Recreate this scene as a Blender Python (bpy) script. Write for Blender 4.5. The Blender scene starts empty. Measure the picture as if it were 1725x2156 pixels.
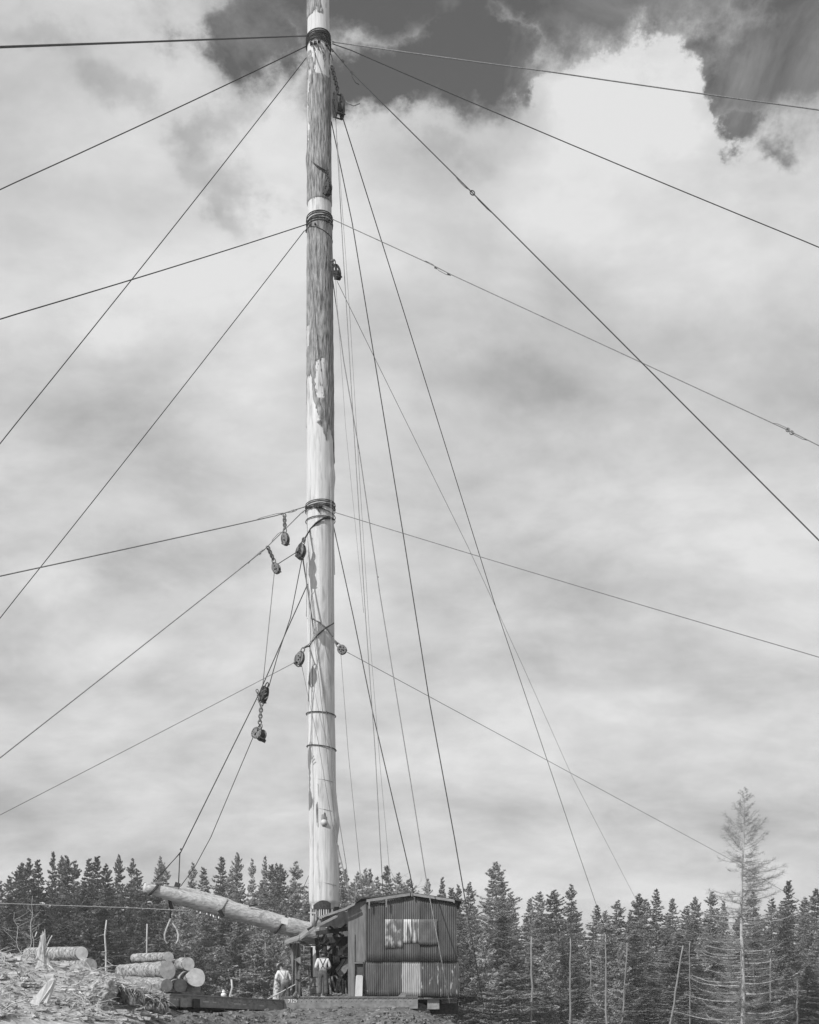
import bpy, math, random
import numpy as np
from mathutils import Vector, Matrix, noise
R = math.radians
rnd = random.Random(7)
scene = bpy.context.scene
C = scene.collection

# ------------------------------------------------------------------ camera, sky, sun, exposure
F, CX, HY, EYE = 2500.0, 862.5, 2130.0, 1.6        # focal length, centre column, horizon row (photo units), eye height
cam_d = bpy.data.cameras.new('camera')
cam = bpy.data.objects.new('camera', cam_d)
C.objects.link(cam)
cam.location = (0, 0, EYE)
cam.rotation_euler = (R(90), 0, 0)                  # level camera, raised lens board as on a press camera
cam_d.sensor_fit = 'VERTICAL'
cam_d.sensor_height = 24.0
cam_d.lens = F / 2156.0 * 24.0
cam_d.shift_y = (HY - 1078.0) / 2156.0
cam_d.clip_start = 0.1
cam_d.clip_end = 6000
scene.camera = cam

HAZE = 0.00052                                     # scattering per metre
SUN_EL, SUN_AZ = 40.0, 42.0                         # elevation; degrees to the left of straight behind the camera
sd = Vector((-math.sin(R(SUN_AZ)) * math.cos(R(SUN_EL)), -math.cos(R(SUN_AZ)) * math.cos(R(SUN_EL)), math.sin(R(SUN_EL))))

world = bpy.data.worlds.new('World')
scene.world = world
world.use_nodes = True
WN = world.node_tree
WN.nodes.clear()


def wn(t, **kw):
    n = WN.nodes.new(t)
    for k, v in kw.items():
        setattr(n, k, v)
    return n


def wl(a, b):
    WN.links.new(a, b)


def wmath(op, a, b=None, c=None, clamp=False):
    n = wn('ShaderNodeMath', operation=op)
    n.use_clamp = clamp
    for i, v in enumerate((a, b, c)):
        if v is None:
            continue
        if isinstance(v, (int, float)):
            n.inputs[i].default_value = v
        else:
            wl(v, n.inputs[i])
    return n.outputs[0]


def wvec(op, a, b=None):
    n = wn('ShaderNodeVectorMath', operation=op)
    for i, v in enumerate((a, b)):
        if v is None:
            continue
        if isinstance(v, tuple):
            n.inputs[i].default_value = v
        else:
            wl(v, n.inputs[i])
    return n


KZ = 0.5                                            # the cloud deck: direction / (height + KZ)


def deck(px, py):
    d = Vector((px - CX, F, HY - py)).normalized()
    return d.x / (d.z + KZ), d.y / (d.z + KZ)


tc = wn('ShaderNodeTexCoord')
sep = wn('ShaderNodeSeparateXYZ')
wl(tc.outputs['Generated'], sep.inputs[0])
den = wmath('ADD', wmath('MAXIMUM', sep.outputs[2], 0.0), KZ)
qx = wmath('DIVIDE', sep.outputs[0], den)
qy = wmath('DIVIDE', sep.outputs[1], den)
comb = wn('ShaderNodeCombineXYZ')
wl(qx, comb.inputs[0])
wl(qy, comb.inputs[1])
Q = comb.outputs[0]


def wnoise(vec, scale, detail=6, rough=0.55, dist=0.0, off=(0, 0, 0), stretch=(1, 1, 1)):
    m = wn('ShaderNodeMapping')
    m.inputs['Location'].default_value = off
    m.inputs['Scale'].default_value = stretch
    wl(vec, m.inputs[0])
    n = wn('ShaderNodeTexNoise')
    n.inputs['Scale'].default_value = scale
    n.inputs['Detail'].default_value = detail
    n.inputs['Roughness'].default_value = rough
    n.inputs['Distortion'].default_value = dist
    wl(m.outputs[0], n.inputs['Vector'])
    return n


# domain warp so that the openings get ragged cloud edges
warp = wnoise(Q, 13.0, 10, 0.62)
wofs = wvec('MULTIPLY', wvec('SUBTRACT', warp.outputs['Color'], (0.5, 0.5, 0.5)).outputs[0], (0.15, 0.11, 0.0))
QW = wvec('ADD', Q, wofs.outputs[0]).outputs[0]


def blob(vec, px, py, rx, ry):
    x, y = deck(px, py)
    sx = abs(deck(px + rx, py)[0] - x)
    sy = abs(deck(px, py - ry)[1] - deck(px, py + ry)[1]) / 2
    m = wvec('MULTIPLY', wvec('SUBTRACT', vec, (x, y, 0)).outputs[0], (1 / sx, 1 / sy, 0))
    return wmath('SUBTRACT', 1.0, wvec('LENGTH', m.outputs[0]).outputs['Value'])


hole = None
for px, py, rx, ry in ((770, -50, 430, 215), (1000, 95, 190, 150), (520, 40, 165, 165), (860, 170, 250, 110), (1660, 120, 245, 215),
                       (1560, 280, 135, 85), (1300, -40, 440, 175), (1900, -60, 400, 260)):
    b = blob(QW, px, py, rx, ry)
    hole = b if hole is None else wmath('MAXIMUM', hole, b)
cum = None
for px, py, rx, ry in ((1190, 215, 90, 80), (1290, 235, 150, 105), (1400, 205, 95, 92), (1310, 345, 220, 110)):
    b = blob(QW, px, py, rx, ry)
    cum = b if cum is None else wmath('MAXIMUM', cum, b)
cumc = wmath('MAXIMUM', cum, -0.35)
fine = wnoise(Q, 13.0, 12, 0.64, 0.15, (3.1, 1.7, 0))
fld = wmath('SUBTRACT', hole, wmath('MULTIPLY', wmath('ADD', cumc, 0.25), 1.6))
fld = wmath('ADD', fld, wmath('MULTIPLY', wmath('SUBTRACT', fine.outputs['Fac'], 0.52), 1.15))
mr = wn('ShaderNodeMapRange', interpolation_type='SMOOTHSTEP')
wl(fld, mr.inputs[0])
mr.inputs[1].default_value = -0.06
mr.inputs[2].default_value = 0.52
clear = mr.outputs[0]                                # 0 cloud .. 1 open sky
# thin veils drift across the openings, thicker towards their lower edges
thin = wnoise(Q, 8.0, 10, 0.62, 0.6, (0.4, 5.2, 0))
deep = wn('ShaderNodeMapRange', interpolation_type='SMOOTHSTEP')
wl(hole, deep.inputs[0])
deep.inputs[1].default_value = 0.0
deep.inputs[2].default_value = 0.55
veil = wmath('ADD', wmath('MULTIPLY', deep.outputs[0], 0.75), wmath('MULTIPLY', wmath('SUBTRACT', thin.outputs['Fac'], 0.42), 1.9), clamp=True)
veil = wmath('ADD', 0.30, wmath('MULTIPLY', veil, 0.70))
clear = wmath('MULTIPLY', clear, veil)

# tone of the cloud: soft grey undersides and bright ridges
t1 = wnoise(Q, 4.6, 9, 0.58, 0.25, (1.3, 0.2, 0), (0.8, 1.15, 1))
t2 = wnoise(Q, 12.0, 10, 0.62, 0.25, (7.7, 2.2, 0), (0.75, 1.15, 1))
tone = wmath('ADD', wmath('MULTIPLY', t1.outputs['Fac'], 0.92), wmath('MULTIPLY', t2.outputs['Fac'], 0.34))
tone = wmath('ADD', tone, 0.0)
for px, py, rx, ry, a in ((120, 840, 560, 240, -.11), (520, 430, 80, 130, -.15), (470, 320, 90, 60, -.10), (950, 330, 120, 40, -.06), (240, 150, 110, 90, -.12), (440, 240, 140, 70, -.16),
                          (1010, 800, 260, 90, -.07), (1450, 1240, 420, 130, -.06), (350, 1180, 400, 90, -.08), (120, 60, 200, 60, -.08),
                          (80, 1220, 160, 100, .09), (260, 1390, 340, 80, .07), (1290, 960, 320, 160, .06), (1300, 380, 420, 220, .09),
                          (380, 650, 260, 190, .05), (1000, 1560, 700, 160, .05), (1290, 230, 260, 150, .16), (200, 300, 260, 130, .04)):
    b = wmath('MAXIMUM', blob(QW, px, py, rx, ry), 0.0)
    sm = wn('ShaderNodeMapRange', interpolation_type='SMOOTHSTEP')
    wl(b, sm.inputs[0])
    sm.inputs[2].default_value = 0.9
    tone = wmath('ADD', tone, wmath('MULTIPLY', sm.outputs[0], a * 1.35))

sky = wn('ShaderNodeTexSky', sky_type='NISHITA')
sky.sun_disc = False
sky.sun_elevation = R(SUN_EL)
sky.sun_rotation = math.atan2(sd.x, sd.y)
sky.altitude = 300
sepc = wn('ShaderNodeSeparateColor')
wl(sky.outputs[0], sepc.inputs[0])
blue = wmath('MULTIPLY', sepc.outputs[0], 1.38)      # red-filtered black-and-white film: blue sky goes dark
cloud = wmath('MULTIPLY', wmath('MINIMUM', tone, 0.78), 10.0)
mx = wn('ShaderNodeMix', data_type='FLOAT')
wl(clear, mx.inputs[0])
wl(cloud, mx.inputs[2])
wl(blue, mx.inputs[3])
bg = wn('ShaderNodeBackground')
bg.inputs[1].default_value = 0.1
wl(mx.outputs[0], bg.inputs[0])
wo = wn('ShaderNodeOutputWorld')
wl(bg.outputs[0], wo.inputs[0])
world.cycles.sampling_method = 'MANUAL'
world.cycles.sample_map_resolution = 1024

sun_d = bpy.data.lights.new('sun', 'SUN')
sun_d.energy = 4.2
sun_d.angle = R(0.5)
sun = bpy.data.objects.new('sun', sun_d)
sun.rotation_euler = sd.to_track_quat('Z', 'Y').to_euler()
sun.location = (-20, -20, 60)
C.objects.link(sun)

scene.view_settings.view_transform = 'Standard'
scene.view_settings.look = 'None'
scene.view_settings.exposure = 0.0
scene.view_settings.gamma = 1.0
scene.view_settings.use_curve_mapping = False


# ------------------------------------------------------------------ helpers
def P(px, py, Y):
    return Vector(((px - CX) / F * Y, Y, EYE + (HY - py) / F * Y))


def pxw(n, Y):
    return n / F * Y


def mat(name, base, var=0.35, scale=(4, 4, 4), rough=0.85, bump=0.0, detail=6, nscale=1.0, spots=None, rand=0.0, spec=0.25, metallic=0.0, leaf=0.0):
    """grey procedural surface: noise between base*(1-var) and base*(1+var); spots = (value, lo, hi, scale) adds patches"""
    m = bpy.data.materials.new(name)
    m.use_nodes = True
    nt = m.node_tree
    nt.nodes.clear()
    N, L = nt.nodes, nt.links
    out = N.new('ShaderNodeOutputMaterial')
    b = N.new('ShaderNodeBsdfPrincipled')
    b.inputs['Roughness'].default_value = rough
    b.inputs['Specular IOR Level'].default_value = spec
    b.inputs['Metallic'].default_value = metallic
    L.new(b.outputs[0], out.inputs[0])
    t = N.new('ShaderNodeTexCoord')
    mp = N.new('ShaderNodeMapping')
    mp.inputs['Scale'].default_value = scale
    L.new(t.outputs['Object'], mp.inputs[0])
    n = N.new('ShaderNodeTexNoise')
    n.inputs['Scale'].default_value = nscale
    n.inputs['Detail'].default_value = detail
    n.inputs['Roughness'].default_value = 0.62
    L.new(mp.outputs[0], n.inputs['Vector'])
    r = N.new('ShaderNodeValToRGB')
    lo, hi = base * (1 - var), base * (1 + var)
    r.color_ramp.elements[0].position = 0.34
    r.color_ramp.elements[1].position = 0.66
    r.color_ramp.elements[0].color = (lo, lo, lo, 1)
    r.color_ramp.elements[1].color = (hi, hi, hi, 1)
    L.new(n.outputs['Fac'], r.inputs[0])
    col = r.outputs[0]
    if spots:
        v, s0, s1, ssc = spots
        mp2 = N.new('ShaderNodeMapping')
        mp2.inputs['Scale'].default_value = ssc
        mp2.inputs['Location'].default_value = (3.7, 1.9, 8.3)
        L.new(t.outputs['Object'], mp2.inputs[0])
        n2 = N.new('ShaderNodeTexNoise')
        n2.inputs['Scale'].default_value = 1.0
        n2.inputs['Detail'].default_value = 5
        L.new(mp2.outputs[0], n2.inputs['Vector'])
        mr = N.new('ShaderNodeMapRange')
        mr.inputs[1].default_value = s0
        mr.inputs[2].default_value = s1
        L.new(n2.outputs['Fac'], mr.inputs[0])
        mx = N.new('ShaderNodeMix')
        mx.data_type = 'RGBA'
        L.new(mr.outputs[0], mx.inputs[0])
        L.new(col, mx.inputs[6])
        mx.inputs[7].default_value = (v, v, v, 1)
        col = mx.outputs[2]
    if rand:
        oi = N.new('ShaderNodeObjectInfo')
        ma = N.new('ShaderNodeMapRange')
        ma.inputs[3].default_value = 1 - rand
        ma.inputs[4].default_value = 1 + rand
        L.new(oi.outputs['Random'], ma.inputs[0])
        vm = N.new('ShaderNodeVectorMath')
        vm.operation = 'SCALE'
        L.new(col, vm.inputs[0])
        L.new(ma.outputs[0], vm.inputs['Scale'])
        col = vm.outputs[0]
    L.new(col, b.inputs['Base Color'])
    if leaf:                                        # light also passes through the needles
        tl = N.new('ShaderNodeBsdfTranslucent')
        L.new(col, tl.inputs[0])
        ms = N.new('ShaderNodeMixShader')
        ms.inputs[0].default_value = leaf
        L.new(b.outputs[0], ms.inputs[1])
        L.new(tl.outputs[0], ms.inputs[2])
        L.new(ms.outputs[0], out.inputs[0])
    if bump:
        bn = N.new('ShaderNodeBump')
        bn.inputs['Strength'].default_value = 1.0
        bn.inputs['Distance'].default_value = bump
        L.new(n.outputs['Fac'], bn.inputs['Height'])
        L.new(bn.outputs[0], b.inputs['Normal'])
    return m


MT = {
    'peeled': mat('peeled_wood', 0.55, 0.17, (14, 14, 0.7), 0.7, 0.015, 10, spots=(0.22, 0.53, 0.82, (6, 6, 1.1))),
    'bark': mat('spar_bark', 0.25, 0.72, (20, 20, 2.0), 0.95, 0.05, 10),
    'logbark': mat('log_bark', 0.31, 0.62, (9, 9, 9), 0.95, 0.05, 10, spots=(0.12, 0.55, 0.68, (5, 5, 5))),
    'boom': mat('boom_bark', 0.43, 0.32, (4, 16, 12), 0.9, 0.04, 10, spots=(0.24, 0.58, 0.74, (2, 12, 9))),
    'cut': mat('cut_wood', 0.52, 0.14, (6, 6, 6), 0.8, 0.006, 7, spots=(0.33, 0.6, 0.8, (5, 5, 5))),
    'cutw': mat('fresh_cut_wood', 0.72, 0.08, (8, 8, 8), 0.8, 0.004, 6),
    'cutd': mat('weathered_shaded_cut_wood', 0.40, 0.2, (7, 7, 7), 0.85, 0.006, 7, spots=(0.24, 0.58, 0.8, (4, 4, 4))),  # darker cut ends: weathered wood, plus shade painted into one log end
    'wire': mat('wire_rope', 0.035, 0.3, (20, 20, 20), 0.6, 0.0, 2),
    'wireg': mat('sunlit_wire_rope', 0.20, 0.3, (20, 20, 20), 0.5, 0.0, 2),  # paler copy of wire_rope: sunlight on the steel put into its colour
    'wirew': mat('bright_wire_rope', 0.55, 0.2, (20, 20, 20), 0.5, 0.0, 2),  # palest rope: the sunlit look of the haulback line painted in
    'iron': mat('rusty_iron', 0.17, 0.45, (14, 14, 14), 0.75, 0.004, 6),
    'irond': mat('dark_iron', 0.04, 0.5, (12, 12, 12), 0.7, 0.004, 5),
    'hole': mat('near_black_iron', 0.012, 0.3, (9, 9, 9), 0.9),  # near-black for block rivets, spike marks and the engine block
    'tin': mat('weathered_corrugated_iron', 0.097, 0.30, (2.2, 2.2, 0.9), 0.75, 0.0, 7, rand=0.10, spots=(0.19, 0.62, 0.8, (9, 9, 1.5))),
    'tinlow': mat('stained_corrugated_iron', 0.098, 0.34, (3, 3, 1.0), 0.75, 0.0, 7, rand=0.1, spots=(0.26, 0.66, 0.74, (9, 9, 4.5))),
    'tinpale': mat('pale_corrugated_iron', 0.36, 0.16, (8, 8, 2), 0.7, 0.0, 6, spots=(0.24, 0.56, 0.8, (9, 9, 3))),
    'tinpeel': mat('peeling_painted_iron', 0.14, 0.3, (5, 5, 2), 0.75, 0.0, 6, spots=(0.38, 0.47, 0.62, (6.0, 6.0, 3.0))),
    'tinstreak': mat('streaked_painted_iron', 0.13, 0.3, (5, 5, 2), 0.75, 0.0, 6, spots=(0.55, 0.47, 0.53, (6.5, 1, 0.8))),
    'tinspot': mat('flaking_painted_iron', 0.095, 0.3, (5, 5, 2), 0.75, 0.0, 6, spots=(0.40, 0.60, 0.68, (10, 10, 3.2))),
    'tinflat': mat('flattened_iron_sheet', 0.11, 0.25, (2.5, 2.5, 2.5), 0.7, 0.02, 5),
    'roof': mat('tarred_roofing', 0.06, 0.3, (3, 3, 3), 0.8, 0.0, 5),
    'board': mat('weathered_board', 0.16, 0.25, (14, 14, 1.4), 0.85, 0.006, 7, rand=0.15),
    'boardl': mat('grey_roof_board', 0.24, 0.25, (4, 9, 9), 0.85, 0.006, 7, rand=0.15),
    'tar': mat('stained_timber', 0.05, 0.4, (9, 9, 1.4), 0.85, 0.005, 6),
    'pale': mat('pale_planed_wood', 0.5, 0.1, (12, 12, 2), 0.7, 0.0, 5),
    'steel': mat('car_sill_paint', 0.22, 0.28, (4, 4, 6), 0.75, 0.004, 7, spots=(0.2, 0.6, 0.8, (5, 5, 5))),
    'paint': mat('white_stencil_paint', 0.42, 0.15, (20, 20, 20), 0.8),
    'canvas': mat('hanging_tarpaulin', 0.17, 0.3, (4, 4, 1.5), 0.9, 0.004, 6),
    'ground': None,
    'soil': mat('root_soil', 0.36, 0.45, (8, 8, 8), 0.95, 0.06, 9, spots=(0.10, 0.58, 0.7, (5, 5, 5))),
    'stump': mat('rotten_stump_wood', 0.42, 0.3, (9, 9, 2), 0.95, 0.03, 8, spots=(0.15, 0.58, 0.7, (7, 7, 2.5))),
    'slab': mat('split_slab_wood', 0.52, 0.16, (22, 22, 2), 0.85, 0.008, 7),
    'stick': mat('grey_dead_stick', 0.40, 0.25, (8, 8, 8), 0.9),
    'snag': mat('bare_trunk_bark', 0.22, 0.25, (7, 7, 2), 0.9, 0.01, 6),
    'trunkl': mat('shaded_trunk_bark', 0.2, 0.35, (7, 7, 2), 0.9, 0.01, 6),
    'trunk': mat('conifer_bark', 0.17, 0.35, (6, 6, 1.5), 0.95, 0.02, 6),
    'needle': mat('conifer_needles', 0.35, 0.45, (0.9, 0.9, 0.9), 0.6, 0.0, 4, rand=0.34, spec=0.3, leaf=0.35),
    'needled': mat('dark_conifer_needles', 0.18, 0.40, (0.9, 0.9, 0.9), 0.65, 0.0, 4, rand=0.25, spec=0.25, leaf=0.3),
    'larch': mat('larch_bark', 0.44, 0.2, (8, 8, 2), 0.9, 0.01, 6),
    'twig': mat('larch_twigs', 0.24, 0.3, (3, 3, 3), 0.9),
    'shirt': mat('white_shirt_cotton', 0.66, 0.10, (14, 14, 14), 0.9, 0.01, 4),
    'denim': mat('work_trousers', 0.12, 0.3, (10, 10, 10), 0.95, 0.006, 4),
    'braces': mat('dark_braces', 0.06, 0.2, (9, 9, 9), 0.8),
    'bracesg': mat('grey_braces', 0.33, 0.2, (9, 9, 9), 0.8),
    'skin': mat('tanned_skin', 0.30, 0.12, (12, 12, 12), 0.6),
    'hatd': mat('dark_felt', 0.05, 0.3, (9, 9, 9), 0.9),
    'hatg': mat('grey_felt', 0.30, 0.2, (9, 9, 9), 0.9),
    'boot': mat('boot_leather', 0.04, 0.3, (9, 9, 9), 0.7),
    'mottle': mat('mottled_birch_bark', 0.52, 0.1, (9, 9, 9), 0.85, 0.004, 5, spots=(0.16, 0.50, 0.58, (16, 16, 12))),
    'shred': mat('shredded_bark', 0.20, 0.7, (10, 10, 4), 0.95, 0.06, 10, spots=(0.05, 0.54, 0.66, (6, 6, 3))),
    'weed': mat('low_weeds', 0.16, 0.5, (3, 3, 3), 0.9),
    'white': mat('white_enamel', 0.75, 0.06, (9, 9, 9), 0.4),
}


class MB:
    """collects shapes; build() links them as ONE mesh object"""

    def __init__(s):
        s.v, s.f, s.sm, s.mi = [], [], [], []

    def add(s, vs, fs, smooth=False, mi=0):
        o = len(s.v)
        s.v.extend(Vector(v) for v in vs)
        s.f.extend(tuple(i + o for i in f) for f in fs)
        s.sm.extend([smooth] * len(fs))
        s.mi.extend([mi] * len(fs))
        return s

    def hexa(s, c):
        """eight corners: bottom loop of four, then the loop above it"""
        return s.add(c, [(3, 2, 1, 0), (4, 5, 6, 7), (0, 1, 5, 4), (1, 2, 6, 5), (2, 3, 7, 6), (3, 0, 4, 7)])

    def box(s, a, b):
        (x0, y0, z0), (x1, y1, z1) = a, b
        return s.hexa([(x0, y0, z0), (x1, y0, z0), (x1, y1, z0), (x0, y1, z0), (x0, y0, z1), (x1, y0, z1), (x1, y1, z1), (x0, y1, z1)])

    def bar(s, a, b, w, h, up=(0, 0, 1)):
        a, b = Vector(a), Vector(b)
        d = (b - a).normalized()
        u = Vector(up)
        if abs(d.dot(u)) > 0.97:
            u = Vector((0, 1, 0))
        x = d.cross(u).normalized() * w / 2
        z = x.cross(d).normalized() * h / 2
        return s.hexa([a - x - z, a + x - z, b + x - z, b - x - z, a - x + z, a + x + z, b + x + z, b - x + z])

    def tube(s, pts, rad, n=8, caps=True, smooth=True, wob=0.0, seed=0, closed=False):
        pts = [Vector(p) for p in pts]
        k = len(pts)
        if not isinstance(rad, (list, tuple)):
            rad = [rad] * k
        vs, fs = [], []
        px = None
        for i, p in enumerate(pts):
            if closed:
                d = pts[(i + 1) % k] - pts[i - 1]
            else:
                d = pts[min(i + 1, k - 1)] - pts[max(i - 1, 0)]
            if d.length < 1e-9:
                d = Vector((0, 0, 1))
            d.normalize()
            if px is None:
                u = Vector((0, 0, 1)) if abs(d.z) < 0.9 else Vector((0, 1, 0))
                px = d.cross(u).normalized()
            else:
                px = (px - d * px.dot(d))
                if px.length < 1e-6:
                    px = d.cross(Vector((0.3, 1, 0.2)))
                px.normalize()
            py = d.cross(px)
            for j in range(n):
                a = 2 * math.pi * j / n
                q = px * math.cos(a) + py * math.sin(a)
                r = rad[i]
                if wob:
                    w = noise.noise((p + q * r) * 2.3 + Vector((seed * 7.1, 0, 0))) + 0.6 * noise.noise((p + q * r) * 7.0 + Vector((0, seed * 3.1, 0)))
                    r *= 1 + wob * w
                vs.append(p + q * r)
        for i in range(k if closed else k - 1):
            for j in range(n):
                a, b = i * n + j, i * n + (j + 1) % n
                i2 = (i + 1) % k
                fs.append((a, b, i2 * n + (j + 1) % n, i2 * n + j))
        if caps and not closed:
            fs.append(tuple(range(n - 1, -1, -1)))
            fs.append(tuple((k - 1) * n + j for j in range(n)))
        return s.add(vs, fs, smooth)

    def ball(s, c, r, nu=10, nv=7):
        c = Vector(c)
        if not isinstance(r, (tuple, list)):
            r = (r, r, r)
        vs, fs = [], []
        for i in range(nv + 1):
            th = math.pi * i / nv
            for j in range(nu):
                a = 2 * math.pi * j / nu
                vs.append(c + Vector((r[0] * math.sin(th) * math.cos(a), r[1] * math.sin(th) * math.sin(a), -r[2] * math.cos(th))))
        for i in range(nv):
            for j in range(nu):
                fs.append((i * nu + j, i * nu + (j + 1) % nu, (i + 1) * nu + (j + 1) % nu, (i + 1) * nu + j))
        return s.add(vs, fs, True)

    def prism(s, poly, ext):
        """closed polygon (list of points) extruded by the vector ext"""
        poly = [Vector(p) for p in poly]
        e = Vector(ext)
        n = len(poly)
        vs = poly + [p + e for p in poly]
        fs = [tuple(range(n - 1, -1, -1)), tuple(range(n, 2 * n))]
        fs += [(i, (i + 1) % n, n + (i + 1) % n, n + i) for i in range(n)]
        return s.add(vs, fs)

    def torus(s, c, ax, ux, ra, rb, r, n=12, m=6):
        """oval ring: centre, unit axes, half sizes, wire radius"""
        c, ax, ux = Vector(c), Vector(ax).normalized(), Vector(ux).normalized()
        return s.tube([c + ax * ra * math.cos(2 * math.pi * i / n) + ux * rb * math.sin(2 * math.pi * i / n) for i in range(n)], r, m, closed=True)

    def build(s, name, m, parent=None, origin=None):
        if parent is not None:
            o = gorigin(parent)
        elif origin is not None:
            o = Vector(origin)
        else:
            xs = [v.x for v in s.v]
            ys = [v.y for v in s.v]
            o = Vector(((min(xs) + max(xs)) / 2, (min(ys) + max(ys)) / 2, min(v.z for v in s.v)))
        me = bpy.data.meshes.new(name)
        me.from_pydata([tuple(v - o) for v in s.v], [], s.f)
        me.polygons.foreach_set('use_smooth', s.sm)
        ms = m if isinstance(m, (list, tuple)) else [m]
        for q in ms:
            me.materials.append(q)
        if len(ms) > 1:
            me.polygons.foreach_set('material_index', s.mi)
        me.update()
        ob = bpy.data.objects.new(name, me)
        C.objects.link(ob)
        if parent is not None:
            ob.parent = parent
        else:
            ob.location = o
        return ob


def gorigin(o):
    g = Vector((0, 0, 0))
    while o is not None:
        g = g + o.location
        o = o.parent
    return g


def tag(o, label, cat, group=None, kind=None):
    if label:
        o['label'] = label
    if cat:
        o['category'] = cat
    if group:
        o['group'] = group
    if kind:
        o['kind'] = kind
    return o


def thing(name, label, cat, loc, group=None):
    o = bpy.data.objects.new(name, None)
    o.empty_display_size = 0.2
    C.objects.link(o)
    o.location = loc
    return tag(o, label, cat, group)


def npmesh(name, v, f, m, smooth=False):
    me = bpy.data.meshes.new(name)
    v = np.asarray(v, dtype=np.float32)
    f = np.asarray(f, dtype=np.int32)
    me.vertices.add(len(v))
    me.vertices.foreach_set('co', v.ravel())
    me.loops.add(f.size)
    me.loops.foreach_set('vertex_index', f.ravel())
    me.polygons.add(len(f))
    me.polygons.foreach_set('loop_start', np.arange(0, f.size, f.shape[1], dtype=np.int32))
    me.polygons.foreach_set('use_smooth', np.full(len(f), smooth))
    me.materials.append(m)
    me.update(calc_edges=True)
    return me


def sm(a, b, x):
    t = min(1, max(0, (x - a) / (b - a)))
    return t * t * (3 - 2 * t)


# ------------------------------------------------------------------ ground
_hx = [3.0, 6.5, 7.4, 8.3, 9.0, 9.8, 10.6, 13.3, 17.0, 30.0, 60.0]
_hz = [0.0, 0.55, 1.45, 2.1, 2.45, 2.66, 2.88, 3.5, 3.85, 3.2, 0.0]


def gz(x, y):
    hp = float(np.interp(-x, _hx, _hz))
    k = min(1, max(0, (y - 24.5) / 15.0))
    hill = hp * k ** 0.8 * (1 - 0.62 * sm(42.0, 46.0, y)) * (1 - sm(50, 60, y))
    y0 = 39.8 - 4.5 * sm(2.5, 6.0, -x)
    bank = 0.95 * sm(y0, y0 + 2.1, y) * (1 - sm(51, 55, y))
    yc = float(np.interp(x, [-8.0, -4.6, 5.0], [36.4, 41.8, 42.2]))
    zc = float(np.interp(x, [-9.2, -8.2, -7.0, -5.0, -1.0, 0.1, 1.2, 3.5], [0.3, 1.1, 1.54, 1.62, 1.72, 1.70, 1.3, 0.7]))
    berm = zc * sm(yc - 4.5, yc - 0.1, y) * (1 - sm(yc + 0.5, yc + 1.5, y))
    far = 7.0 * sm(205, 330, y) - 0.8 * sm(70, 110, y) * (1 - sm(200, 300, y))
    z = max(hill, bank, berm) + far
    if 20 < y < 60 and max(hill, berm) > 0.1:
        v = Vector((x * 0.9, y * 0.9, 0))
        k2 = 0.6 if berm >= hill else 1.0
        z += k2 * (0.24 * noise.noise(v) + 0.14 * noise.noise(v * 2.7) + 0.08 * noise.noise(v * 6.1)) * min(1, max(hill, berm))
    return z


def ground_hit(px, py, y0=25.0, y1=44.0):
    """where the sight line through that spot meets the near slope"""
    Y = y0
    while Y < y1:
        p = P(px, py, Y)
        if p.z <= gz(p.x, p.y):
            return p
        Y += 0.1
    return P(px, py, y1)


xs = list(np.arange(-22, 14, 0.28))
ys = list(np.arange(22, 56, 0.28))
lo, hi, st = xs[0], xs[-1], 1.0
left, right = [], []
while lo > -700:
    lo -= st
    hi += st
    left.append(lo)
    right.append(hi)
    st *= 1.22
xs = left[::-1] + xs + right
front, st, lo = [], 1.5, ys[0]
while lo > -120:
    lo -= st
    front.append(lo)
    st *= 1.25
back, st, hi = [], 1.0, ys[-1]
while hi < 900:
    hi += st
    back.append(hi)
    st *= 1.14
ys = front[::-1] + ys + back
gv = [(x, y, gz(x, y)) for y in ys for x in xs]
nx = len(xs)
gf = [(j * nx + i, j * nx + i + 1, (j + 1) * nx + i + 1, (j + 1) * nx + i) for j in range(len(ys) - 1) for i in range(nx - 1)]
MT['ground'] = mat('cutover_ground', 0.38, 0.42, (2.6, 5.0, 5.0), 0.95, 0.09, 11, spots=(0.10, 0.55, 0.70, (2.6, 4.4, 4)))
gm = npmesh('ground', gv, gf, MT['ground'], True)
floor_m = mat('forest_floor', 0.10, 0.4, (0.7, 0.7, 0.7), 0.95, 0.05, 8)
gm.materials.append(floor_m)
bank_m = mat('spoil_bank_soil', 0.13, 0.5, (5, 5, 5), 0.95, 0.08, 10, spots=(0.26, 0.60, 0.72, (6, 6, 6)))
gm.materials.append(bank_m)
gm.polygons.foreach_set('material_index', [1 if (gv[f[0]][1] > 75) else (2 if gv[f[0]][0] > -8.0 - 0.35 * noise.noise(Vector((gv[f[0]][1], 3, 1))) else 0) for f in gf])
ground = bpy.data.objects.new('ground', gm)
C.objects.link(ground)
ground['kind'] = 'structure'

# the air between the camera and the wood
hz = bpy.data.materials.new('summer_haze')
hz.use_nodes = True
hz.node_tree.nodes.clear()
ho = hz.node_tree.nodes.new('ShaderNodeOutputMaterial')
hv = hz.node_tree.nodes.new('ShaderNodeVolumePrincipled')
hv.inputs['Color'].default_value = (0.9, 0.9, 0.9, 1)
hv.inputs['Density'].default_value = HAZE
hv.inputs['Anisotropy'].default_value = 0.0
hz.node_tree.links.new(hv.outputs[0], ho.inputs['Volume'])
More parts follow.
